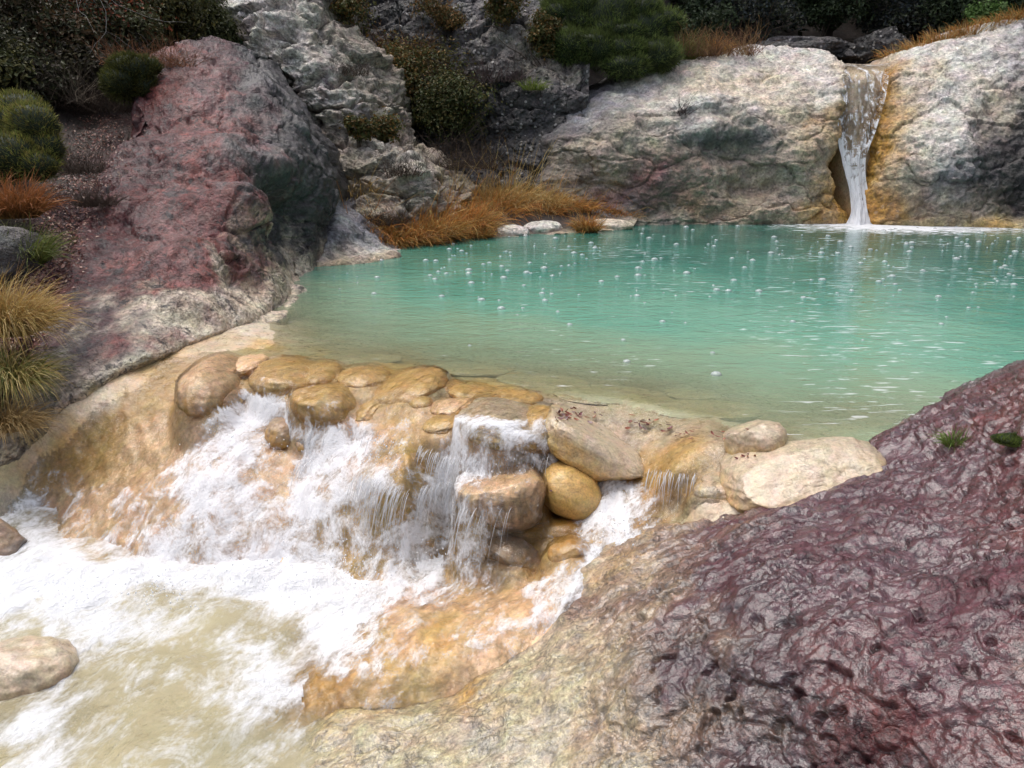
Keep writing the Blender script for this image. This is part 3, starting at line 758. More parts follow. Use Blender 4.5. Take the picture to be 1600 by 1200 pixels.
tag(o, 'huge wet purple red boulder with scaly surface sloping into the lower pool', 'boulder')

# --- pale ridge behind the red outcrop
ROWS = [
 [(330,-70,14.5),(400,-80,14.2),(460,-75,14.0),(510,-60,14.6)],
 [(352,10,13.6),(410,0,13.1),(470,5,13.0),(524,40,13.8)],
 [(385,80,13.0),(440,85,12.6),(510,85,12.6),(588,95,13.5)],
 [(430,140,12.7),(490,150,12.3),(550,150,12.3),(618,165,13.3)],
 [(480,195,12.4),(530,205,12.1),(580,210,12.1),(632,215,13.0)],
 [(505,245,12.0),(560,255,11.6),(630,255,11.6),(685,270,12.6)],
 [(515,300,11.6),(580,310,11.25),(650,310,11.3),(712,315,12.2)],
 [(520,345,11.2),(580,350,11.0),(650,350,11.1),(700,350,11.8)]]
COLS = ['wwsh', 'wwsh', 'hwsf', 'fwsh', 'fssf', 'fhsf', 'hfsf', 'hhhf']
G, K = patch(ROWS, 'Y', COLS, 270, 180, dict(top=[(0, 1.0, .4)], bottom=[(0, 0, -.4)], left=[(-.3, .8, 0), (-.6, 2, -.3)], right=[(.15, .7, 0), (-.1, 2.0, -.2)]))
def d_ridge(P, N):
    f1, e1 = facets(P, (1.1, 1.1, .5), 3); f2, e2 = facets(P, (.4, .4, .17), 8)
    return lumps(P, .24, 1.0, 5, (1, 1, 2.0)) + .15 * f1 - .16 * sstep(.12, 0, e1) + .03 * f2 - .02 * sstep(.13, 0, e2) + .02 * fbm(P, 5, 4, 4, .55)
G2, dd = displace(G, d_ridge)
K = warp_colors(K, G2, .1, 4, 1.4)
MAT_PALE = rock_material('pale_grey_rock', fine=.9, bump=.12, rough=(.45, .75), contrast=1.0, pale=.2, dark=.55, crease=.5, spec=.4)
o = obj('rock_outcrop', G2.reshape(-1, 3), grid_faces(*G2.shape[:2]), MAT_PALE, attrs={'Col': K.reshape(-1, 3)})
tag(o, 'pale ledged rock ridge rising behind the dark red outcrop', 'rock')

# --- blue grey rock at the water's edge
ROWS = [
 [(505,300,10.7),(518,303,10.6),(530,312,10.7)],
 [(498,335,10.3),(525,335,10.1),(556,345,10.4)],
 [(488,370,9.8),(530,365,9.7),(580,372,10.1)],
 [(470,402,9.3),(535,396,9.5),(603,390,9.95)],
 [(460,420,9.0),(535,412,9.2),(612,404,9.7)]]
COLS = ['gbg', 'kbb', 'bbb', 'wTw', 'ttt']
G, K = patch(ROWS, 'Y', COLS, 130, 120, dict(top=[(0, .4, -.05), (0, 1.2, -.5)], bottom=[(0, 0, -.3)], left=[(-.2, .5, 0)], right=[(.05, .4, -.05), (0, 1.2, -.1)]))
G2, dd = displace(G, lambda P, N: lumps(P, .07, 2.0, 3) + .04 * facets(P, (.45, .45, .3), 2)[0])
K = warp_colors(K, G2, .08, 6, 3)
o = obj('boulder', G2.reshape(-1, 3), grid_faces(*G2.shape[:2]), MAT_PALE, attrs={'Col': K.reshape(-1, 3)})
tag(o, 'blue grey triangular boulder with pale foot at the edge of the pool', 'boulder')

# --- dark cliff behind the orange grass
ROWS = [
 [(500,-90,17.5),(620,-90,17.3),(740,-90,17.2),(840,-90,17.0),(940,-90,17.0)],
 [(520,10,16.6),(620,5,16.4),(740,10,16.2),(830,5,16.0),(930,0,16.2)],
 [(540,90,15.9),(630,80,15.8),(740,80,15.5),(830,90,15.2),(920,90,15.4)],
 [(560,160,15.4),(640,160,15.4),(740,150,15.0),(830,150,14.7),(920,150,14.7)],
 [(580,230,14.6),(650,225,14.7),(750,220,14.6),(830,220,14.4),(900,220,14.4)],
 [(600,300,13.8),(660,300,14.0),(750,290,14.2),(830,290,14.1),(900,290,14.1)],
 [(620,350,13.2),(680,350,13.4),(760,350,13.7),(830,350,13.8),(900,350,13.8)]]
COLS = ['kkgkk', 'kkggk', 'kkghg', 'kkkkg', 'kkkkk', 'kkgkg', 'gkkkg']
G, K = patch(ROWS, 'Y', COLS, 230, 240, dict(bottom=[(0, 0, -.5)], top=[(0, 1.5, .3)]))
def d_cliff(P, N):
    f1, e1 = facets(P, (1.4, 1.4, 1.0), 5); f2, e2 = facets(P, (.3, .3, .25), 9)
    return lumps(P, .32, .8, 9, (1, 1, 1.2)) + .14 * f1 - .10 * sstep(.12, 0, e1) + .03 * f2 + .03 * fbm(P, 7, 3, 12, .55)
G2, dd = displace(G, d_cliff)
K = warp_colors(K, G2, .1, 2, 1.0)
MAT_CLIFF = rock_material('dark_pebbly_rock', fine=.9, bump=.10, rough=(.35, .65), contrast=1.0, pale=.3, dark=.8, pebbles=.8, spec=.45)
o = obj('cliff', G2.reshape(-1, 3), grid_faces(*G2.shape[:2]), MAT_CLIFF, attrs={'Col': K.reshape(-1, 3)})
tag(o, 'dark pebbly cliff with white lichen rising behind the orange grass', 'cliff')

# --- broad pale boulder left of the waterfall
ROWS = [
 [(868,160,15.6),(935,132,15.8),(1000,97,15.9),(1080,90,16.1),(1200,83,16.1),(1290,88,15.8),(1318,112,15.2)],
 [(862,190,14.6),(930,165,14.8),(1000,135,15.0),(1090,125,15.1),(1200,118,15.2),(1285,120,15.0),(1316,135,14.7)],
 [(856,215,14.2),(930,195,14.0),(1010,180,14.05),(1090,165,14.2),(1190,165,14.3),(1280,165,14.3),(1313,170,14.3)],
 [(850,245,14.1),(930,235,13.75),(1010,225,13.7),(1090,215,13.75),(1190,215,13.9),(1262,215,13.85),(1306,225,14.1)],
 [(845,285,13.95),(930,280,13.7),(1010,275,13.6),(1090,270,13.6),(1190,270,13.75),(1262,270,13.75),(1300,275,13.95)],
 [(842,325,13.8),(930,325,13.6),(1010,325,13.5),(1090,322,13.5),(1190,320,13.6),(1262,318,13.6),(1305,315,13.8)],
 [(840,352,13.6),(930,354,13.45),(1010,354,13.4),(1090,352,13.4),(1190,350,13.5),(1262,347,13.5),(1318,345,13.7)]]
COLS = ['ggwwwwT', 'gbwTTwt', 'gghwTho', 'kffggtO', 'gfpffhO', 'gpgnfho', 'fhhhtto']
G, K = patch(ROWS, 'Y', COLS, 240, 330, dict(top=[(0, 1.0, 0.02), (0, 3.0, -.4)], bottom=[(0, .02, -.5)], left=[(-.1, .8, 0), (-.1, 2, -.1)], right=[(.03, .6, 0), (0, 1.6, 0)]))
def d_left(P, N):
    f1, e1 = facets(P, (1.2, 1.2, .6), 6); f2, e2 = facets(P, (.36, .36, .16), 11)
    return lumps(P, .19, .8, 6, (1, 1, 1.5)) + .055 * f1 - .03 * sstep(.10, 0, e1) + .014 * f2 - .006 * sstep(.13, 0, e2) + .020 * fbm(P, 6, 4, 1, .55) + \
        dents(P, [(1150,235,13.7,.5,.18,.6),(1230,255,13.7,.35,-.1,.8),(1180,290,13.6,.5,.22,.5),(1120,200,13.8,.3,-.12,.6),(950,250,13.6,.4,-.1,.8)])
G2, dd = displace(G, d_left)
K = warp_colors(K, G2, .09, 12, 1.3)
MAT_WALL = rock_material('pale_travertine_rock', fine=.8, bump=.09, rough=(.45, .75), contrast=.8, pale=.16, dark=.28, pebbles=.2, crease=.10, spec=.4)
o = obj('boulder', G2.reshape(-1, 3), grid_faces(*G2.shape[:2]), MAT_WALL, attrs={'Col': K.reshape(-1, 3)})
tag(o, 'broad pale topped boulder with brown face to the left of the waterfall', 'boulder')

# --- tall pale boulder right of the waterfall
ROWS = [
 [(1388,112,14.9),(1420,88,15.2),(1480,66,15.5),(1550,46,15.6),(1620,30,15.6),(1760,0,15.6)],
 [(1383,150,14.5),(1425,125,14.6),(1485,110,14.7),(1555,95,14.7),(1625,85,14.7),(1760,60,14.7)],
 [(1374,200,14.2),(1420,180,14.0),(1485,170,14.0),(1550,160,14.0),(1620,155,14.2),(1760,150,14.2)],
 [(1364,245,14.0),(1415,235,13.6),(1480,230,13.45),(1545,225,13.5),(1610,220,13.7),(1760,220,13.6)],
 [(1358,290,13.8),(1412,285,13.4),(1480,285,13.2),(1545,282,13.25),(1610,280,13.3),(1760,280,13.1)],
 [(1358,330,13.6),(1415,332,13.35),(1480,332,13.2),(1545,332,13.15),(1610,335,13.1),(1760,340,12.8)],
 [(1356,348,13.5),(1415,350,13.3),(1480,352,13.15),(1545,354,13.05),(1610,356,12.9),(1760,362,12.6)]]
COLS = ['owwwbb', 'otwwbk', 'otwTgk', 'oTwgkk', 'ohbkkk', 'onhfkk', 'oyyOyy']
G, K = patch(ROWS, 'Y', COLS, 230, 230, dict(top=[(0, 1.0, 0.0), (0, 3.0, -.4)], bottom=[(0, .02, -.5)], left=[(-.02, .6, 0), (.05, 1.8, 0)]))
def d_right(P, N):
    f1, e1 = facets(P, (1.0, 1.0, .7), 10); f2, e2 = facets(P, (.34, .34, .16), 2)
    dk = sstep(1500, 1600, proj(P)[0])
    return lumps(P, .14, .9, 11, (1, 1, 1.3)) + .05 * f1 - .03 * sstep(.10, 0, e1) + .014 * (1 + 2 * dk) * f2 - .006 * sstep(.13, 0, e2) + .020 * fbm(P, 6, 4, 5, .55) + \
        dents(P, [(1540,195,13.9,.22,.16,2.2),(1525,215,13.7,.2,.14,1.5),(1560,165,14.0,.2,.12,2.0)])
G2, dd = displace(G, d_right)
K = warp_colors(K, G2, .09, 7, 1.4)
o = obj('boulder', G2.reshape(-1, 3), grid_faces(*G2.shape[:2]), MAT_WALL, attrs={'Col': K.reshape(-1, 3)})
tag(o, 'tall pale boulder with dark right flank to the right of the waterfall', 'boulder')

# --- ochre gully the waterfall runs in
ROWS = [
 [(1296,97,16.5),(1335,101,16.3),(1375,100,16.3),(1402,95,16.5)],
 [(1304,116,15.5),(1335,114,15.0),(1368,113,15.0),(1398,110,15.5)],
 [(1292,156,15.1),(1330,157,14.58),(1358,157,14.58),(1396,154,15.1)],
 [(1284,220,14.8),(1324,220,14.25),(1348,220,14.25),(1388,218,14.8)],
 [(1290,290,14.6),(1328,290,13.97),(1350,290,13.97),(1386,290,14.6)],
 [(1290,355,14.4),(1330,355,13.72),(1354,355,13.72),(1386,355,14.4)]]
COLS = ['TTTT', 'TTTT', 'tTTO', 'OttO', 'ohho', 'ooOo']
G, K = patch(ROWS, 'Y', COLS, 160, 90, dict(bottom=[(0, 0, -.4)]))
G2, dd = displace(G, lambda P, N: lumps(P, .03, 2.2, 3))
o = obj('rock_gully', G2.reshape(-1, 3), grid_faces(*G2.shape[:2]), MAT_BED, attrs={'Col': K.reshape(-1, 3)})
tag(o, 'ochre stained gully behind the waterfall', 'rock')

# --- the waterfall
ROWS = [
 [(1318,100,16.0),(1340,101,16.0),(1362,101,16.0),(1390,98,16.0)],
 [(1318,111,14.95),(1340,112,14.9),(1362,111,14.9),(1388,106,14.95)],
 [(1312,155,14.4),(1332,158,14.5),(1356,158,14.5),(1382,150,14.4)],
 [(1306,205,14.15),(1324,207,14.2),(1345,208,14.2),(1366,205,14.15)],
 [(1314,250,14.0),(1326,252,14.0),(1339,252,14.0),(1352,250,14.0)],
 [(1325,295,13.85),(1334,297,13.8),(1345,297,13.8),(1354,295,13.85)],
 [(1328,330,13.7),(1338,332,13.6),(1350,332,13.6),(1362,330,13.7)],
 [(1320,352,13.6),(1336,353,13.45),(1352,353,13.45),(1372,352,13.6)]]
G, _ = patch(ROWS, 'Y', None, 150, 50)
v, u = np.mgrid[0:150, 0:50]; v = v / 149; u = u / 49
cfw = fbm(np.stack([(u * 8).ravel(), (v * 5).ravel(), 0 * u.ravel()], -1), 1, 4, 5).reshape(150, 50)
G2 = G + np.array([0, -1, 0]) * (.05 * cfw + .03)[..., None]
edge = np.minimum(u, 1 - u)
fo_ = np.interp(v, [0, .1, .3, .45, .6, .8, 1], [.40, .34, .30, .40, .70, 1.05, 1.2]) + .45 * np.exp(-(u / .16) ** 2) * sstep(.2, .4, v) + .3 * np.exp(-((1 - u) / .08) ** 2) * sstep(.25, .4, v)
m, nt, mask, bmp, dp = foam_mat('waterfall_water', 9, 1.2, .35, (1, 1, 1), 1.0, .03); MAT_FALL = m
clear = nd(nt, 'BsdfTransparent', {'Color': (.97, .94, .88, 1)}).outputs[0]
finish(nt, nd(nt, 'MixShader', {0: mask, 1: water_surface(nt, clear, bmp, .08, 1.0), 2: white(nt, None, bmp)}).outputs[0])
arc = G2.reshape(-1, 3)
o = obj('waterfall', arc, grid_faces(150, 50), MAT_FALL, attrs={'foam': fo_.ravel(), 'dep': 0 * fo_.ravel() + .03, 'flow': np.stack([arc[:, 0], -arc[:, 2] - arc[:, 1] * .3, 0 * arc[:, 0]], -1)})
tag(o, 'narrow waterfall pouring between the two pale boulders into the pool', 'waterfall')

# ================================================================== hillsides and far ground
MAT_SOIL = rock_material('forest_soil', fine=1.2, bump=.05, rough=(.7, .9), contrast=.8, pale=.0, dark=.3)
ROWS = [
 [(-900,-500,14),(-400,-500,15),(0,-420,16.5),(250,-350,18),(480,-250,19)],
 [(-800,-150,11),(-350,-150,12),(0,-100,13),(240,-60,14.5),(420,-40,15.5)],
 [(-700,50,9.5),(-300,50,10.2),(0,40,11),(200,30,12.3),(360,20,14.2)],
 [(-600,200,7.8),(-250,200,8.2),(0,190,8.9),(130,170,10.2),(260,130,12.2)],
 [(-500,330,6.2),(-200,330,6.4),(0,320,6.8),(100,310,7.5),(200,270,8.8)],
 [(-450,480,5.2),(-180,480,5.25),(0,465,5.5),(80,440,6.0),(130,400,6.9)],
 [(-420,640,4.2),(-170,640,4.35),(-30,625,4.7),(10,610,4.95),(50,580,5.3)],
 [(-380,760,3.9),(-180,740,4.1),(-80,720,4.5),(-30,690,4.8),(10,650,5.2)],
 [(-380,850,3.8),(-200,820,4.1),(-120,780,4.6),(-60,740,5.0),(-20,690,5.4)]]
COLS = ['ddddd', 'ddddd', 'ddddd', 'ddddd', 'mdddv', 'mmvvv', 'mmvvg', 'hhhyy', 'hhhyy']
G, K = patch(ROWS, 'Y', COLS, 200, 160)
G2, dd = displace(G, lambda P, N: lumps(P, .12, 1.2, 5) + .02 * fbm(P, 14, 3, 2))
K = warp_colors(K, G2, .08, 3, 2)
o = obj('hillside', G2.reshape(-1, 3), grid_faces(200, 160), MAT_SOIL, attrs={'Col': K.reshape(-1, 3)}, base=(0, 0, 0))
tag(o, 'dark earth slope with leaf litter on the left bank', kind='structure')
def hill(name, pts, label):
    A = np.array(pts, float)
    Mv, _ = cr_matrix(A.shape[0], 90); Mu, _ = cr_matrix(A.shape[1], 120)
    g = np.einsum('vr,rck,uc->vuk', Mv, A, Mu)
    g2, _ = displace(g, lambda P, N: lumps(P, .5, .35, 8) + .08 * fbm(P, 3, 4, 2))
    kk = np.tile(np.array(CC['d']), (g2.shape[0] * g2.shape[1], 1))
    o = obj(name, g2.reshape(-1, 3), grid_faces(90, 120), MAT_SOIL, attrs={'Col': kk}, base=(0, 0, 0))
    return tag(o, label, kind='structure')
dg = bpy.context.evaluated_depsgraph_get()
def castY(px, py, back=0.0, default=12.0):
    """how far ahead the ground or rock lies at this pixel, whatever plants stand before it"""
    dg.update()
    o, d = Vector((0, 0, CAMZ)), Vector(ray(px, py)).normalized()
    for _ in range(60):
        hit, loc, _n, _i, ob, _m = SC.ray_cast(dg, o, d)
        if not hit: break
        if ob.name.split('.')[0] in ('hillside', 'rock_outcrop', 'cliff', 'boulder', 'bank'): return loc.y - back
        o = loc + d * .01
    return default - back
hill('hillside', [[(-16,24,14),(-6,26,14),(4,27,14),(14,26,14),(24,22,14)], [(-13,20,8),(-5,22,8),(4,23,8),(13,22,8),(20,19,8)],
                  [(-9,17.5,4.2),(-3,19,4.0),(4,19.5,3.4),(11,19,3.6),(16,16,4)], [(-6,16.5,2.0),(-2,17,2.2),(4,17.5,1.9),(9,17.3,2.2),(13,14,2)],
                  [(-5,15.5,0),(-1,15.5,0),(4,15.5,-.5),(8,15.5,0),(12,12,0)]], 'dark wooded slope behind the waterfall')
hill('hillside', [[(18,24,12),(17,16,12),(15,8,11),(13,1,10)], [(14,20,5),(12.5,14,5),(11,7,4.5),(9.5,1,4)], [(12,15,1.5),(9.5,12.5,1),(8,7,.6),(6,1,.5)], [(11,13,-.6),(8.5,11.5,-.8),(7,7,-.8),(4.5,1,-.9)]],
     'dark slope on the right bank of the pool')

# ---- stones of the far shore and above the waterfall
GS = 'pale stones along the far shore'
stone('low white stone at the left of the shore stones', 800, 364, 56, 26, 0, .9, .1, 'wT', 33, .3, group=GS, z=.02, streak=0, mat=MAT_WALL)
stone('low white stone in the middle of the shore stones', 848, 358, 62, 28, 0, .9, .1, 'wT', 34, .3, group=GS, z=.04, streak=0, mat=MAT_WALL)
stone('grey topped stone behind the orange grass tuft on the far shore', 934, 340, 66, 30, 4, .9, .2, 'bT', 35, .3, group=GS, z=.10, streak=0, mat=MAT_WALL, cuts=2)
stone('long pale stone at the right of the shore stones', 950, 354, 78, 24, 0, .9, .2, 'Tt', 36, .3, group=GS, z=.03, streak=0, mat=MAT_WALL)
stone('grey stone between the white shore stones and the orange tuft', 894, 346, 52, 28, 0, .9, .2, 'bT', 37, .3, group=GS, z=.07, streak=0, mat=MAT_WALL, cuts=2)
stone('tiny pale stone at the waterline under the orange grass', 690, 372, 34, 14, 0, .9, .2, 'hT', 38, .3, group=GS, z=.02, streak=0, mat=MAT_WALL)
stone('dark stone half under the green shrub on the left edge', 4, 405, 66, 76, 0, .9, .3, 'gk', 39, .3, Y=5.9, streak=0, mat=MAT_PALE, cuts=3)
GB = 'grey rocks above the waterfall'
stone('flat grey rock on the slope above the waterfall', 1255, 74, 120, 30, 0, .9, .4, 'gk', 40, .3, group=GB, Y=17.2, streak=0, mat=MAT_CLIFF, cuts=8, amp=.2)
stone('dark round rock in the gap right above the waterfall', 1375, 78, 56, 50, 0, .9, .2, 'kk', 41, .3, group=GB, Y=17.0, streak=0, mat=MAT_CLIFF, cuts=8, amp=.2)
stone('small dark rock left of the gap above the waterfall', 1330, 86, 50, 34, 0, .9, .2, 'kk', 42, .3, group=GB, Y=17.0, streak=0, mat=MAT_CLIFF, cuts=8, amp=.2)

# ================================================================== falling strands and drops of the cascade
def tubes(paths, rad, sides=3):
    """paths (n, m, 3), rad (n, m) -> tube mesh"""
    n, m = paths.shape[:2]
    t = np.gradient(paths, axis=1); t /= np.linalg.norm(t, axis=-1, keepdims=True) + 1e-9
    a = np.cross(t, np.array([.31, .2, .93])); a /= np.linalg.norm(a, axis=-1, keepdims=True) + 1e-9
    b = np.cross(t, a)
    V = []
    for s_ in range(sides):
        an = 2 * math.pi * s_ / sides
        V.append(paths + (a * math.cos(an) + b * math.sin(an)) * rad[..., None])
    V = np.stack(V, 2).reshape(-1, 3)
    i = np.arange(n * m * sides).reshape(n, m, sides)
    j = np.roll(i, -1, 2)
    F = np.stack([i[:, :-1], j[:, :-1], j[:, 1:], i[:, 1:]], -1).reshape(-1, 4)
    return V, F
R = np.random.RandomState(5)
SPILL = [  # start px line, height, count, length(s), spread
 ((480,668),(545,664),-.16,34,.17),((700,715),(860,712),-.13,60,.17),((545,660),(640,690),-.15,60,.2),((640,690),(720,720),-.15,40,.2),
 ((470,720),(560,690),-.3,60,.2),((560,740),(640,770),-.24,70,.24),((720,790),(800,790),-.27,26,.22),((600,612),(640,618),-.04,20,.12),
 ((660,760),(740,745),-.3,60,.18),((1010,735),(1095,742),-.1,40,.15),((320,640),(400,640),-.16,30,.16),((430,605),(480,618),-.05,24,.1)]
paths, rads = [], []
for (a, b, z, n, T) in SPILL:
    for _ in range(n):
        f = R.rand()
        p0 = PZ(a[0] + f * (b[0] - a[0]) + R.normal() * 3, a[1] + f * (b[1] - a[1]) + R.normal() * 2, z + R.uniform(-.02, .02))
        vel = np.array([fl[0] + R.normal() * .12, fl[1], -.1]) * R.uniform(.45, .9)
        tt = np.linspace(0, T * R.uniform(.5, 1.1), 7)[:, None]
        p = p0 + vel * tt + np.array([0, 0, -4.9]) * tt ** 2
        paths.append(p)
        rr = R.uniform(.0009, .0026)
        rads.append(rr * np.array([.5, .9, 1, .9, .8, .6, .2]))
V, F = tubes(np.array(paths), np.array(rads), 4)
m, nt = new_mat('falling_water'); MAT_STRAND = m
b_ = nd(nt, 'Bump', {'Height': 0.0}).outputs[0]
finish(nt, nd(nt, 'MixShader', {0: .4, 1: water_surface(nt, nd(nt, 'BsdfTransparent', {'Color': (.97, .97, .97, 1)}).outputs[0], b_, .05, 1.5), 2: white(nt, None, b_)}).outputs[0])
m2, nt = new_mat('spray'); MAT_SPRAY = m2
finish(nt, white(nt, None, nd(nt, 'Bump', {'Height': 0.0}).outputs[0]))
o = tag(obj('water_strands', V, F, MAT_STRAND, base=(0, 0, 0)), 'thin strands of water falling off the dam stones', kind='stuff')
dv, df = ico(1)
SPRAY = [(470,850,-.6,90,60),(540,890,-.66,90,50),(680,870,-.6,80,50),(400,900,-.66,110,40),(250,920,-.67,120,35),(380,680,-.25,70,40),(980,825,-.32,50,30),(780,720,-.18,50,20),(600,700,-.12,40,25),(120,920,-.67,80,35)]
Vs, Fs, k_ = [], [], 0
for px, py, z, n, sp in SPRAY:
    for _ in range(n):
        c = PZ(px + R.normal() * sp, py + R.normal() * sp * .5, z + abs(R.normal()) * .05)
        c[2] = max(c[2], bed_z(c[0], c[1]) + .03)
        Vs.append(dv * R.uniform(.0015, .0045) * np.array([1, 1, R.uniform(1, 1.8)]) + c); Fs.append(df + k_ * len(dv)); k_ += 1
tag(obj('water_drops', np.concatenate(Vs), np.concatenate(Fs), MAT_SPRAY, base=(0, 0, 0)), 'drops of spray over the foaming cascade', kind='stuff')

# ================================================================== plants
MAT_LEAF = simple_mat('foliage', .55, .25, True, spec=.25)
MAT_GRASS = simple_mat('dry_grass', .6, .25, True, spec=.2)
MAT_TWIG = simple_mat('bark', .8, 0, True, spec=.2)
def pick(colors, n, r, var=.25):
    c = np.array(colors)[r.randint(0, len(colors), n)]
    return c * (1 + r.uniform(-var, var, (n, 1)))
def leaf_quads(C, Nrm, L, Wd, r, colr):
    n = len(C)
    t = np.cross(Nrm, r.normal(size=(n, 3))); t /= np.linalg.norm(t, axis=1, keepdims=True) + 1e-9
    s = np.cross(Nrm, t)
    L = L * r.uniform(.6, 1.3, (n, 1)); Wd = Wd * r.uniform(.6, 1.3, (n, 1))
    V = np.stack([C - t * L, C + s * Wd + Nrm * L * .25, C + t * L, C - s * Wd + Nrm * L * .25], 1).reshape(-1, 3)
    return V, np.arange(4 * n).reshape(n, 4), np.repeat(colr, 4, 0)
def blades(B, D, L, Wd, droop, r, c0, c1, segs=4):
    """grass blades: base points, start directions, lengths, bending over under their own weight"""
    n = len(B)
    P = [B]; d = D / np.linalg.norm(D, axis=1, keepdims=True)
    for k in range(segs):
        P.append(P[-1] + d * (L / segs)[:, None])
        d = d + np.array([0, 0, -1]) * (droop * (k + 1) / segs)[:, None] + r.normal(size=(n, 3)) * .07
        d /= np.linalg.norm(d, axis=1, keepdims=True)
    P = np.stack(P, 1)
    side = np.cross(D, r.normal(size=(n, 3))); side /= np.linalg.norm(side, axis=1, keepdims=True) + 1e-9
    wv = Wd * np.array([1, .95, .8, .5, .08])[:segs + 1] if segs == 4 else Wd * np.linspace(1, .08, segs + 1)
    wv = np.outer(r.uniform(.6, 1.4, n), wv)
    V = np.stack([P - side[:, None] * wv[..., None], P + side[:, None] * wv[..., None]], 2)      # n, segs+1, 2, 3
    i = np.arange(n * (segs + 1) * 2).reshape(n, segs + 1, 2)
    F = np.stack([i[:, :-1, 0], i[:, :-1, 1], i[:, 1:, 1], i[:, 1:, 0]], -1).reshape(-1, 4)
    f = np.linspace(0, 1, segs + 1)[None, :, None, None]
    K = c0[:, None, None] * (1 - f) + c1[:, None, None] * f
    K = np.broadcast_to(K, V.shape)
    return V.reshape(-1, 3), F, K.reshape(-1, 3)
def mpp(Y): return Y / FPX / CP * 1.0        # metres per photo pixel, roughly
def twig_paths(r, root, n, length, spread, up=.6, m=7, wob=.25):
    out = []
    for _ in range(n):
        d = np.array([r.normal() * spread, r.normal() * spread, up + r.rand() * .5]); d /= np.linalg.norm(d)
        p = [root + r.normal(size=3) * .03 * length]
        for k in range(m - 1):
            p.append(p[-1] + d * length / m * r.uniform(.7, 1.3)); d = d + r.normal(size=3) * wob; d /= np.linalg.norm(d)
        out.append(np.array(p))
    return np.array(out)
def shrub(label, px, py, wp, hp, Y, n, leaf, colors, seed, name='shrub', cat='shrub', group=None, puffs=14, depth=1.0, stems=10, stemcol=(.09, .07, .055), asp=.5, hollow=.55, dz=0):
    r = np.random.RandomState(seed)
    s = mpp(Y); W, Hh = wp * s / 2, hp * s / 2
    C = PY(px, py, Y)
    base = C - np.array([0, 0, Hh])
    root = empty(name, base)
    tag(root, label, cat, group)
    d = r.normal(size=(puffs, 3)); d /= np.linalg.norm(d, axis=1, keepdims=True)
    pc = C + d * r.uniform(.25, .72, (puffs, 1)) * np.array([W, W * depth, Hh])
    pr = r.uniform(.28, .5, puffs) * min(W, Hh) * 1.25
    i = r.randint(0, puffs, n)
    q = r.normal(size=(n, 3)); q /= np.linalg.norm(q, axis=1, keepdims=True)
    q[:, 2] = np.where(q[:, 2] < -.4, -q[:, 2], q[:, 2])
    rad = np.where(r.rand(n) < .16, r.uniform(1.0, 1.6, n), r.uniform(hollow, 1.1, n))[:, None]
    P = pc[i] + q * pr[i][:, None] * rad * (1 + .25 * fbm(q * 1.5 + i[:, None], 1.0, 2, 3))[:, None]
    nr = q + r.normal(size=(n, 3)) * .6 + np.array([0, 0, .3]); nr /= np.linalg.norm(nr, axis=1, keepdims=True)
    colr = pick(colors, n, r, .35) * 1.7 * (.75 + .5 * r.rand(puffs))[i][:, None]
    V, F, K = leaf_quads(P, nr, leaf, leaf * asp, r, colr)
    obj('foliage', V, F, MAT_LEAF, root, {'Col': K}, smooth=False)
    if stems:
        tp = twig_paths(r, base, stems, Hh * 1.9, .45)
        V, F = tubes(tp, np.outer(r.uniform(.006, .016, stems) * max(1, Hh), np.linspace(1, .25, 7)), 4)
        obj('stem', V, F, MAT_TWIG, root, {'Col': np.tile(stemcol, (len(V), 1))})
    return root
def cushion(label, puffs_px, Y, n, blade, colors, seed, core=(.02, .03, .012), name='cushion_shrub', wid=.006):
    """dense needle cushions: puffs given as (px, py, rx, ry, dY)"""
    r = np.random.RandomState(seed)
    s = mpp(Y)
    Cs = np.array([PY(a, b, Y + e) for a, b, c, d, e in puffs_px]); Rs = np.array([[c * s, .8 * c * s, d * s] for a, b, c, d, e in puffs_px])
    base = np.array([Cs[:, 0].mean(), Cs[:, 1].mean(), (Cs[:, 2] - Rs[:, 2]).min()])
    root = empty(name, base); tag(root, label, 'shrub')
    dv, df = ico(3)
    VV, FF = [], []
    for k in range(len(Cs)):
        v = dv * (1 + .12 * fbm(dv + k * 2.1, 2.2, 3, seed)[:, None]) * Rs[k] * .93 + Cs[k]
        VV.append(v); FF.append(df + k * len(dv))
    V = np.concatenate(VV)
    obj('stem', V, np.concatenate(FF), MAT_LEAF, root, {'Col': np.tile(core, (len(V), 1))})  # solid dark green core filling the puffs under the needles, not a stalk
    area = Rs[:, 0] * (Rs[:, 2] + Rs[:, 1]); i = r.choice(len(Cs), n, p=area / area.sum())
    q = r.normal(size=(n, 3)); q /= np.linalg.norm(q, axis=1, keepdims=True); q[:, 1] = np.where(q[:, 1] > .3, -q[:, 1], q[:, 1])
    lump = 1 + .16 * fbm(q * 1.0 + i[:, None] * 2.1, 2.4, 3, seed)
    P = Cs[i] + q * Rs[i] * (lump * .95)[:, None]
    D = q / Rs[i]; D /= np.linalg.norm(D, axis=1, keepdims=True)
    D = D + np.array([0, -.1, .45]) + r.normal(size=(n, 3)) * .35
    tone = (.7 + .6 * sstep(-.4, .5, fbm(P, 3.0 / (s * 60), 3, seed + 3)))[:, None]
    c1 = pick(colors, n, r, .3) * tone
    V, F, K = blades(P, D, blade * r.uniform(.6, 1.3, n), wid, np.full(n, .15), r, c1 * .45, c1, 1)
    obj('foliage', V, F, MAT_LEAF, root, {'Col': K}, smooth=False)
    return root
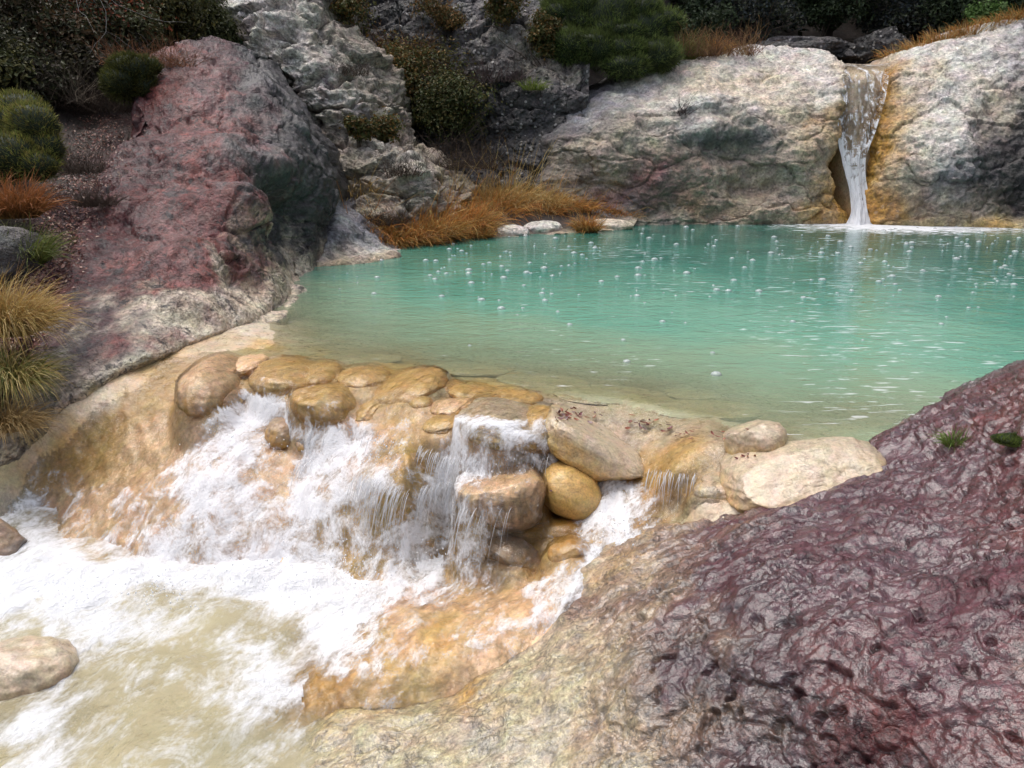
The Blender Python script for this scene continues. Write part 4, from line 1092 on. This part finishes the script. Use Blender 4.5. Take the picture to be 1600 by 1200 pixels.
def tussock(label, px, py, Y, rp, lp, n, c0, c1, seed, droop=.8, spread=.55, wid=.004, name='grass_tussock', cat='grass', group=None, tall=0, lean=(0, 0, 0), z=None, flat=.6):
    """a tuft whose foot is at the pixel, rp wide and lp long in photo pixels"""
    r = np.random.RandomState(seed)
    s = mpp(Y)
    C = PY(px, py, Y)
    a = r.rand(n) * 2 * math.pi; rad = np.sqrt(r.rand(n)) * rp * s
    B = C + np.stack([np.cos(a) * rad, np.sin(a) * rad * flat, -.01 + 0 * a], -1)
    D = np.stack([np.cos(a) * spread * rad / (rp * s), np.sin(a) * spread * rad / (rp * s), 1 + 0 * a], -1) + r.normal(size=(n, 3)) * .28 + np.array(lean)
    L = lp * s * r.uniform(.55, 1.2, n)
    if tall:
        k = r.rand(n) < tall; L = np.where(k, L * 1.9, L)
    kk = pick(c1, n, r, .25)
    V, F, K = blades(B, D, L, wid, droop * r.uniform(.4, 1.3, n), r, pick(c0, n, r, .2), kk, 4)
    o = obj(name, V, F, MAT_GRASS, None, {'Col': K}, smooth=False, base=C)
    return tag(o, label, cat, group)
ORG = [(.30, .24, .07), (.34, .20, .10), (.72, .31, .07), (.74, .38, .10), (.64, .23, .05), (.74, .50, .19), (.52, .17, .045)]
STR = [(.62, .46, .18), (.66, .52, .25), (.54, .38, .13), (.52, .32, .10)]
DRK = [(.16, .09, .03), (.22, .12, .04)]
GRN = [(.12, .15, .035), (.17, .17, .045), (.09, .12, .03)]
G1 = 'orange grass tufts on the far shore'
SH = [(560,377,11.0,30,50,520,ORG),(600,386,10.9,30,44,620,ORG),(640,383,11.1,32,46,650,ORG),(560,322,11.6,22,50,300,STR),(682,374,11.3,26,46,480,ORG),(722,360,12.0,36,46,640,ORG),
      (768,344,12.9,40,46,700,ORG),(735,370,11.7,28,24,360,ORG),(785,326,13.2,34,46,480,STR),(835,330,13.3,38,40,520,STR),(842,338,13.1,30,30,420,ORG),(885,330,13.5,36,28,420,ORG),(930,334,13.7,34,22,360,ORG),(968,342,13.6,24,22,260,ORG),(655,352,11.9,28,34,380,ORG)]
SHL = ['orange grass tuft at the left end by the blue grey boulder','dense rusty grass tuft overhanging the water at the left','rusty grass tuft second along the waterline','straw coloured arching grass on the pale ridge foot','orange grass tuft where the shore bends back',
       'orange grass tuft in the middle of the bank','thick orange grass clump above the white shore stones','low rusty grass fringe at the waterline in the middle','tall straw tuft highest on the bank by the dark cliff','yellow straw clump arching on the bank',
       'low orange grass behind the white shore stones','rusty grass at the foot of the broad pale boulder','short orange grass behind the grey topped shore stone','last small orange grass at the right end of the bank','orange grass tuft at the foot of the pale ridge']
for i, (px, py, Y, rp, lp, n, c1) in enumerate(SH):
    tussock(SHL[i], px, py, Y, rp * 1.1, lp * 1.12, int(n * 1.9), DRK + [(.3, .15, .05)], c1, 200 + i, .9, .75, .0042, group=G1, tall=.04, lean=(.15, -.25, 0))
tussock('small round orange tuft on the shore stones', 918, 362, 12.4, 15, 32, 500, DRK, ORG, 230, 1.0, .7, .004)
# grassy bank the tufts grow on
ROWS = [[(530,300,12.0),(620,310,12.2),(720,300,13.4),(820,300,13.6),(920,322,13.8),(1000,338,13.6)],
        [(535,345,11.5),(620,350,11.6),(720,335,12.5),(820,328,12.9),(920,338,13.2),(995,346,13.3)],
        [(545,388,10.8),(620,388,10.8),(720,372,11.6),(820,360,12.2),(920,352,12.7),(990,353,13.1)],
        [(548,398,10.6),(620,397,10.6),(720,382,11.4),(820,370,11.9),(920,364,12.4),(990,358,12.9)]]
G, K = patch(ROWS, 'Y', ['dddddh', 'dddddh', 'dddddh', 'hhhhth'], 60, 160)
G2, dd = displace(G, lambda P, N: lumps(P, .07, 1.8, 3))
tag(obj('bank', G2.reshape(-1, 3), grid_faces(60, 160), MAT_SOIL, attrs={'Col': K.reshape(-1, 3)}, base=(0, 0, 0)), 'low earth bank under the orange grass on the far shore', kind='structure')
# tall dry stalks
r = np.random.RandomState(77)
for i, (px, py, Y) in enumerate([(715,300,12.9),(700,330,12.2),(760,300,13.2),(800,300,13.2),(825,290,13.4),(640,345,11.9)]):
    tussock('tall thin dry stalks over the orange grass ' + ['by the pale ridge', 'at the bend of the shore', 'in front of the dark cliff', 'left of the broad pale boulder', 'leaning against the broad pale boulder', 'above the rusty fringe'][i],
            px, py, Y, 8, 75, 12, STR, STR, 240 + i, .1, .25, .003, name='dry_stalks', cat='dry grass', group='tall dry stalks on the bank', lean=(.15, 0, 0))

# left bank
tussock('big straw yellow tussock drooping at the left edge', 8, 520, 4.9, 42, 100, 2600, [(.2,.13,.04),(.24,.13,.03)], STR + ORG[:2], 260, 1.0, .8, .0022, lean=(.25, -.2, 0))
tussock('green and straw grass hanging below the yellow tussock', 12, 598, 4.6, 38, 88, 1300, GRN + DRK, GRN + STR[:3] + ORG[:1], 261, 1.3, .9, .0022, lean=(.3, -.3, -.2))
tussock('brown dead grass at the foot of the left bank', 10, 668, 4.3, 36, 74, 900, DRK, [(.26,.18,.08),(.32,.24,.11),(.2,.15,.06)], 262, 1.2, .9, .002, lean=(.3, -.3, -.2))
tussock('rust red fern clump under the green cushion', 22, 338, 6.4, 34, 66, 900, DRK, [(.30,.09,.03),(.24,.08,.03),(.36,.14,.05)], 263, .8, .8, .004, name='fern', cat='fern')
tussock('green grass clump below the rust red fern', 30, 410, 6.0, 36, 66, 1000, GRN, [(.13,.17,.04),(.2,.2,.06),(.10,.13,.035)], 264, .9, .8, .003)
CUS = [(.27,.29,.07),(.33,.31,.085),(.20,.24,.06),(.36,.30,.10)]
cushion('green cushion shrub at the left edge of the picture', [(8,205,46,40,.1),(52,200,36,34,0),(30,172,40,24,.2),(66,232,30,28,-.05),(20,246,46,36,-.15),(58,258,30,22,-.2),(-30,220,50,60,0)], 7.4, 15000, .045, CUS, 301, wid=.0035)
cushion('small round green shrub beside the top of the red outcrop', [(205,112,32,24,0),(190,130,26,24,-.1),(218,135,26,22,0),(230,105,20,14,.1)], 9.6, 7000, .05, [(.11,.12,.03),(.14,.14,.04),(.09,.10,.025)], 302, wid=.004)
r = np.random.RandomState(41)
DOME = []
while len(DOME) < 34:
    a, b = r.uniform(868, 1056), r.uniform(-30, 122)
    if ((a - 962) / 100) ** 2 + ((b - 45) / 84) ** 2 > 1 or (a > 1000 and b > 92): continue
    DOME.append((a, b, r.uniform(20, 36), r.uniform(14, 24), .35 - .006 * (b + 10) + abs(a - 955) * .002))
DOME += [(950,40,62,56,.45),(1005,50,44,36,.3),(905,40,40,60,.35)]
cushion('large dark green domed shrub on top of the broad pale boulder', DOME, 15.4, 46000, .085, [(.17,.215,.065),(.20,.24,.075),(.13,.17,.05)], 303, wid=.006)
OLV = [(.045,.045,.014),(.06,.05,.016),(.035,.04,.012),(.10,.055,.016)]
shrub('olive brown bush growing in the cleft of the dark cliff', 655, 130, 140, 160, castY(655, 130, .45), 8000, .035, OLV, 311, puffs=22)
shrub('dark green leafy bush right of the olive bush in the cleft', 705, 175, 110, 110, castY(705, 175, .5), 6000, .035, [(.03,.038,.012),(.04,.045,.014),(.06,.05,.015)], 312, puffs=18)
BRN = [(.06,.042,.03),(.075,.05,.038),(.05,.036,.026)]
def brush(label, px, py, wp, hp, Y, n, seed, cols=BRN, name='dead_brush', up=.7, spread=.6):
    r = np.random.RandomState(seed)
    Y = castY(px, py, .12, Y); s = mpp(Y)
    base = PY(px, py, Y)
    roots = base + np.stack([r.uniform(-.5, .5, n) * wp * s, r.normal(size=n) * wp * s * .15, 0 * np.arange(n)], -1)
    tp = np.concatenate([twig_paths(r, roots[k], 1, hp * s * r.uniform(.5, 1.1), spread, up) for k in range(n)])
    V, F = tubes(tp, np.outer(r.uniform(.7, 1.5, n), np.linspace(1, .3, 7)) * .0035 * (Y / 12), 3)
    K = np.repeat(pick(cols, n, r, .3), 7 * 3, 0)
    return tag(obj(name, V, F, MAT_TWIG, None, {'Col': K}, base=base), label, 'dry brush')
brush('dead brown brush hanging under the bushes in the cleft', 705, 262, 130, 80, 13.6, 420, 321, up=.2, spread=.9)
brush('purple brown brush tuft on the dark cliff face', 785, 128, 60, 46, 14.9, 160, 322, [(.07,.045,.045),(.06,.045,.04)])
brush('brown brush on the ledge of the pale ridge', 545, 118, 50, 36, 12.8, 120, 323)
brush('brown brush at the foot of the pale ridge', 632, 275, 50, 50, 11.4, 140, 324)
brush('brown dead brush on the slope above the green cushion', 140, 175, 110, 70, 8.9, 380, 325)
brush('dry brown brush on top of the broad pale boulder', 1115, 88, 110, 56, 16.6, 420, 326, [(.20,.10,.05),(.14,.08,.05),(.25,.15,.07)])
brush('thin bare twig plant growing from the pale boulder face', 1066, 178, 16, 40, 14.0, 26, 327, [(.06,.04,.04)], name='twig_plant', spread=.7)
tussock('pale green grass tuft beside the domed shrub', 1066, 92, 16.0, 18, 44, 500, GRN, [(.22,.2,.08),(.3,.25,.1)], 331, .9, .8, .005)
tussock('orange grass clump on the top edge of the broad pale boulder', 1112, 88, 16.2, 20, 30, 400, DRK, ORG, 332, .7, .8, .005)
GR = 'orange grass along the crest right of the waterfall'
for i, (px, py, lab) in enumerate([(1410,96,'nearest the waterfall gap'),(1445,84,'second from the waterfall gap'),(1480,70,'in the middle of the crest'),(1520,58,'below the green bush'),(1560,48,'right of the green bush'),(1600,36,'at the picture edge')]):
    tussock('orange grass on the right boulder crest ' + lab, px, py - 2, 15.9, 26, 24, 420, DRK, ORG + STR, 340 + i, .8, .8, .005, group=GR)
tussock('small green grass tuft on top of the purple red boulder', 1492, 694, castY(1492, 694), 16, 36, 170, GRN, [(.10,.19,.04),(.16,.22,.06)], 350, .9, .9, .0016)
tussock('bright green plant tuft on the cliff above the pebbly face', 833, 140, 14.5, 14, 20, 160, GRN, [(.16,.22,.03),(.2,.26,.05)], 351, .9, .9, .006)
cushion('flat moss cushion on the purple red boulder', [(1580,686,30,7,0),(1606,683,26,7,0)], castY(1580, 688), 5000, .008, [(.14,.20,.04),(.18,.23,.055)], 304, name='moss_cushion', wid=.0012)

for i, (px, py, wp, hp, lab, cc) in enumerate([(545,20,80,80,'dark bush between the pale ridge top and the dark cliff',OLV),(690,30,90,60,'rusty olive bush high on the dark cliff',[(.10,.055,.02),(.05,.045,.016)]),(790,15,90,60,'dark bush at the top of the dark cliff',OLV),
        (850,55,50,90,'dark bush against the left side of the domed shrub',OLV),(600,215,50,70,'olive bush in the crack right of the pale ridge',OLV),(560,200,40,50,'small olive bush on the pale ridge ledge',OLV)]):
    shrub(lab, px, py, wp, hp, castY(px, py, .3), 2600, .034, cc, 390 + i, puffs=14, stems=5)
for i, (px, py, wp, hp, lab, cc) in enumerate([(118,235,90,70,'brown scrub beside the path above the rust red fern',BRN),(75,120,120,80,'grey brown scrub under the upper left bushes',[(.14,.11,.08),(.10,.08,.06)]),(150,300,50,44,'small brown scrub at the edge of the path',BRN),(240,75,110,60,'rusty scrub left of the red outcrop peak',[(.22,.09,.04),(.14,.07,.04)]),
        (20,300,80,60,'dark scrub between the green cushion and the fern',[(.09,.08,.04),(.07,.05,.03)]),(170,60,120,60,'tangled grey twigs in the upper left thicket',[(.22,.20,.18),(.16,.14,.12)]),(620,60,90,60,'rusty scrub above the olive bush',[(.20,.10,.04),(.14,.08,.04)]),(720,110,90,60,'brown scrub right of the olive bush',BRN),(600,330,60,40,'brown scrub behind the rusty grass',BRN)]):
    brush(lab, px, py + hp // 2, wp, hp, 11, 300, 370 + i, cc, name='scrub', up=.5, spread=.8)
# upper left thicket
UL = [(40,40,200,150,12.5,'dark bush hung with bare twigs in the upper left corner'),(150,30,170,140,12.8,'dark bush with rust red leaves above the brown brush'),(260,25,150,130,13.0,'olive bush above the peak of the red outcrop'),
      (320,50,90,90,12.6,'dark green bush left of the pale ridge top'),(-40,110,150,150,11.0,'dark bush above the green cushion at the picture edge'),(130,110,130,90,10.6,'low dark thicket left of the small round shrub'),(70,135,90,70,9.4,'low dark tangle right above the green cushion'),
      (205,70,120,90,11,'dark bush left above the small round shrub'),(100,75,120,90,11,'dark bush in the middle of the upper left thicket'),(20,120,110,80,10,'dark bush with olive tips above the green cushion'),(215,20,110,90,12,'dark olive bush at the top edge left of the peak')]
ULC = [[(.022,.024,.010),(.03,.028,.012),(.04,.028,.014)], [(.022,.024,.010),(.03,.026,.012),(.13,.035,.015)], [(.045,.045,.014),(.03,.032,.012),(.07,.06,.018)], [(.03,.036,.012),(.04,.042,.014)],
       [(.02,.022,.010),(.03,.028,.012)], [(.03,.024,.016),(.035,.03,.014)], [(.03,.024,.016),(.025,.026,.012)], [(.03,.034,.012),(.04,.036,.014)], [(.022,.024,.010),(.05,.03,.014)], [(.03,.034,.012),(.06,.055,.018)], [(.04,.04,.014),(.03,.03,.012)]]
for i, (px, py, wp, hp, Y, lab) in enumerate(UL):
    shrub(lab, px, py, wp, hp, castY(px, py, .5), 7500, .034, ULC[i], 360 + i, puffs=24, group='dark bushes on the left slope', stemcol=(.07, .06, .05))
r = np.random.RandomState(9)
for i, (px, py, n, lab) in enumerate([(60, 120, 16, 'pale bare hanging twigs before the dark upper left bush'), (150, 100, 10, 'thin grey twigs right of the pale bare twigs')]):
    root = PY(px - 20, py - 150, castY(px, py - 60, 1.1))
    tp = twig_paths(r, root, n, 1.6, .55, -.9, 10, .3)
    V, F = tubes(tp, np.outer(np.full(n, .0028), np.linspace(1, .3, 10)), 4)
    tag(obj('bare_twigs', V, F, MAT_TWIG, None, {'Col': np.tile((.30, .29, .28), (len(V), 1))}), lab, 'twigs')

# ================================================================== trees behind
def tree(label, x, y, zb, h, w_, n, colors, seed, group, leaf=.09):
    r = np.random.RandomState(seed)
    root = empty('tree', (x, y, zb)); tag(root, label, 'tree', group)
    m = 9
    t = np.linspace(0, 1, m)
    path = np.stack([x + .12 * np.cumsum(r.normal(size=m)), y + .12 * np.cumsum(r.normal(size=m)), zb + t * h * .9], -1)
    V, F = tubes(path[None], (np.linspace(1, .2, m) * .02 * h)[None], 8)
    tk = obj('trunk', V, F, MAT_TWIG, root, {'Col': np.tile((.05, .042, .036), (len(V), 1))})
    nb = 26
    bp = []
    for _ in range(nb):
        k = r.uniform(.15, .95); b0 = np.array([np.interp(k, t, path[:, c]) for c in range(3)])
        d = np.array([r.normal(), r.normal(), .35]); d /= np.linalg.norm(d)
        L = w_ * (1.05 - .6 * k) * r.uniform(.6, 1)
        bp.append(b0 + d * np.linspace(0, L, 7)[:, None] + r.normal(size=(7, 3)) * .05 - np.array([0, 0, .12]) * (np.linspace(0, 1, 7) ** 2)[:, None])
    bp = np.array(bp)
    V, F = tubes(bp, np.tile(np.linspace(1, .2, 7) * .012 * w_, (nb, 1)), 4)
    tag(obj('limb', V, F, MAT_TWIG, root, {'Col': np.tile((.05, .042, .036), (len(V), 1))}), kind='stuff')
    i = r.randint(0, nb, n); f = r.uniform(.25, 1.05, n)
    ends = bp[i, 0] + (bp[i, -1] - bp[i, 0]) * f[:, None]
    P = ends + r.normal(size=(n, 3)) * np.array([.24, .24, .17]) * w_ * .55
    nr = r.normal(size=(n, 3)) + np.array([0, 0, .8]); nr /= np.linalg.norm(nr, axis=1, keepdims=True)
    V, F, K = leaf_quads(P, nr, leaf, leaf * .45, r, pick(colors, n, r, .4))
    obj('crown', V, F, MAT_LEAF, root, {'Col': K}, smooth=False)
DG = [(.022,.034,.016),(.03,.042,.018),(.018,.026,.014)]
DB = [(.022,.028,.03),(.03,.03,.026),(.03,.035,.02)]
TR = [(3.4,18.3,3.0,6,1.8),(5.2,19.0,2.9,7,2.0),(7.0,18.6,2.9,6.5,1.9),(8.8,18.2,3.0,7,2.0),(10.6,17.4,3.2,6.5,2.0),(12.2,16.4,3.4,6,2.0),(1.6,19.0,3.6,7,2.0),(4.4,21,5,8,2.2),(8.2,21,5,8,2.2),(-.6,20,4.6,7,2.0),(12.0,19.5,5.5,8,2.2),(-3,20.5,5.5,7,2.2),(-6,18.5,5.5,7,2.2),(-8.5,16.5,6,7,2.2)]
TL = ['dark evergreen tree behind the dry brush and domed shrub','dark evergreen tree above the middle of the broad boulder','dark tree left of the waterfall gap','dark evergreen tree over the waterfall gap','dark evergreen tree right of the waterfall gap','dark tree farthest right behind the crest',
      'dark tree behind the domed shrub','tall far tree left of the waterfall gap','tall far tree right of the waterfall gap','dark tree above the dark cliff','tall far tree in the right corner','tree above the pale ridge','tree high above the left slope','tree highest on the left slope']
for i, (x, y, zb, h, w_) in enumerate(TR):
    tree(TL[i], x, y, zb - .3, h, w_, 3800, DG if i % 2 == 0 else DB, 400 + i, 'dark trees behind the waterfall', .10)
UB = [(1090,40,120,70,17.2,DG,'dark low bush behind the dry brush'),(1190,25,150,70,17.6,DB,'dark low bush above the broad boulder'),(1290,20,140,60,18.0,DG,'dark bush left of the gap above the waterfall'),(1400,35,120,80,17.8,DB,'dark bush above the waterfall gap'),(1480,20,110,70,17.4,DG,'dark bush behind the right crest'),
      (1545,26,74,40,16.8,[(.05,.09,.02),(.06,.10,.03)],'brighter green bush on the right crest'),(1610,5,90,60,16.8,DG,'dark bush at the right edge above the crest')]
for i, (px, py, wp, hp, Y, cc, lab) in enumerate(UB):
    shrub(lab, px, py, wp, hp, Y, 4200, .045, cc, 430 + i, puffs=18, group='bushes above the boulders', stems=6)

# ================================================================== fallen leaves
LC = [(.17,.035,.02),(.12,.03,.03),(.24,.07,.03),(.09,.035,.045),(.20,.13,.12)]
MAT_FALLEN = simple_mat('fallen_leaf', .35, .1, True, spec=.5)
t_ = np.linspace(-1, 1, 6); wl = .42 * (1 - t_ ** 2) ** .7 + .02
lv = np.concatenate([np.stack([t_, -wl, .18 * t_ ** 2 + .12], -1), np.stack([t_, 0 * t_, .18 * t_ ** 2], -1), np.stack([t_, wl, .18 * t_ ** 2 + .12], -1)])
lf = np.concatenate([grid_faces(3, 6)])
lmesh = [mesh_of('fallen_leaf', lv, lf, MAT_FALLEN, {'Col': np.tile(c, (18, 1))}) for c in LC]
r = np.random.RandomState(3)
dg = bpy.context.evaluated_depsgraph_get()
def drop_leaf(px, py, z, size, label, group):
    o = bpy.data.objects.new('fallen_leaf', lmesh[r.randint(5)])
    dirn = Vector(ray(px, py))
    hit, loc, nrm, *_ = SC.ray_cast(dg, Vector((0, 0, CAMZ)), dirn)
    p = loc + nrm * .004 if hit else Vector(PZ(px, py, z))
    o.location = p
    o.rotation_euler = (r.normal() * .35, r.normal() * .35, r.rand() * 6.28)
    o.scale = (size * r.uniform(.7, 1.2),) * 3
    tag(link(o), label, 'leaf', group)
for _ in range(24): drop_leaf(r.normal(884, 12), r.normal(650, 5), .05, .021, 'dark red dead leaf in the clump on the left end of the long tan slab', 'dead leaves on the left end of the slab')
for _ in range(7): drop_leaf(r.uniform(905, 945), r.normal(653, 4), .05, .019, 'dead leaf strewn along the top of the long tan slab', 'dead leaves along the slab')
for _ in range(22): drop_leaf(r.uniform(980, 1055), r.normal(664, 5), .02, .019, 'reddish dead leaf at the water behind the long tan slab', 'dead leaves behind the slab')
for _ in range(14): drop_leaf(r.uniform(1050, 1140), r.normal(680, 6), .0, .016, 'dead leaf floating between the slab and the pointed tan stone', 'dead leaves floating by the pointed stone')
for _ in range(6): drop_leaf(r.uniform(1145, 1180), r.normal(714, 3), .0, .013, 'dead leaf lodged below the pointed tan stone', 'dead leaves below the pointed stone')
drop_leaf(862, 767, -.1, .016, 'grey dead leaf stuck to the smooth oval stone', None)
drop_leaf(1168, 672, .05, .018, 'brown dead leaf on the pointed tan stone', None)
drop_leaf(985, 660, .05, .022, 'bright rust red curled leaf at the right end of the slab', None)
# leaf litter on the left path
n = 5200
qx = r.uniform(20, 240, n); t = r.rand(n); qy = 180 + t * 420; qx = 165 - (qy - 180) * .42 + r.normal(size=n) * 26
P, Nn = [], []
for a, b in zip(qx, qy):
    hit, loc, nrm, _, ob, _ = SC.ray_cast(dg, Vector((0, 0, CAMZ)), Vector(ray(a, b)))
    if hit and ob.name.split('.')[0] in ('hillside', 'rock_outcrop'):
        P.append(loc + nrm * .006); Nn.append(nrm)
P = np.array(P); Nn = np.array(Nn) + r.normal(size=(len(P), 3)) * .3; Nn /= np.linalg.norm(Nn, axis=1, keepdims=True)
V, F, K = leaf_quads(P, Nn, .016, .010, r, pick([(.22,.09,.07),(.30,.15,.11),(.16,.06,.05),(.36,.24,.18),(.10,.05,.045)], len(P), r))
tag(obj('leaf_litter', V, F, MAT_FALLEN, None, {'Col': K}, smooth=False, base=(0, 0, 0)), 'fallen leaves strewn on the path beside the red outcrop', kind='stuff')

# ================================================================== raindrop bubbles on the pool
m, nt = new_mat('bubble'); MAT_BUB = m
b_ = nd(nt, 'Bump', {'Height': 0.0}).outputs[0]
lw = nd(nt, 'LayerWeight', {'Blend': .35}).outputs['Facing']
body = nd(nt, 'MixShader', {0: mrange(nt, lw, .2, .95, .3, .9), 1: nd(nt, 'BsdfTransparent').outputs[0], 2: nd(nt, 'BsdfDiffuse', {'Color': (.8, .86, .86, 1)}).outputs[0]}).outputs[0]
finish(nt, water_surface(nt, body, b_, .05, 2.0))
v_, f_ = ico(3)
keep = v_[:, 2] > -.12
idx = -np.ones(len(v_), int); idx[keep] = np.arange(keep.sum())
f2 = idx[f_[(keep[f_]).all(1)]]
bub = mesh_of('bubble', v_[keep] * np.array([1, 1, .62]), f2, MAT_BUB)
r = np.random.RandomState(21)
k = 0
while k < 290:
    px, py = r.uniform(480, 1600), 352 + abs(r.normal()) * 75
    if py > 590 or (px < 650 and r.rand() < .6) or (py > 470 and r.rand() < .45) or px < 470 + max(0, py - 440) * .3: continue
    p = PZ(px, py, 0.0)
    if p[1] > 13.2 or (p[1] > 9.6 and px < 700 ): continue
    o = bpy.data.objects.new('raindrop_bubble', bub)
    s = (.011 + .030 * r.rand() ** 1.8) * (.8 + .03 * p[1])
    o.location = p; o.scale = (s, s, s)
    tag(link(o), 'small clear raindrop bubble floating on the turquoise pool', 'bubble', 'raindrop bubbles on the pool')
    k += 1
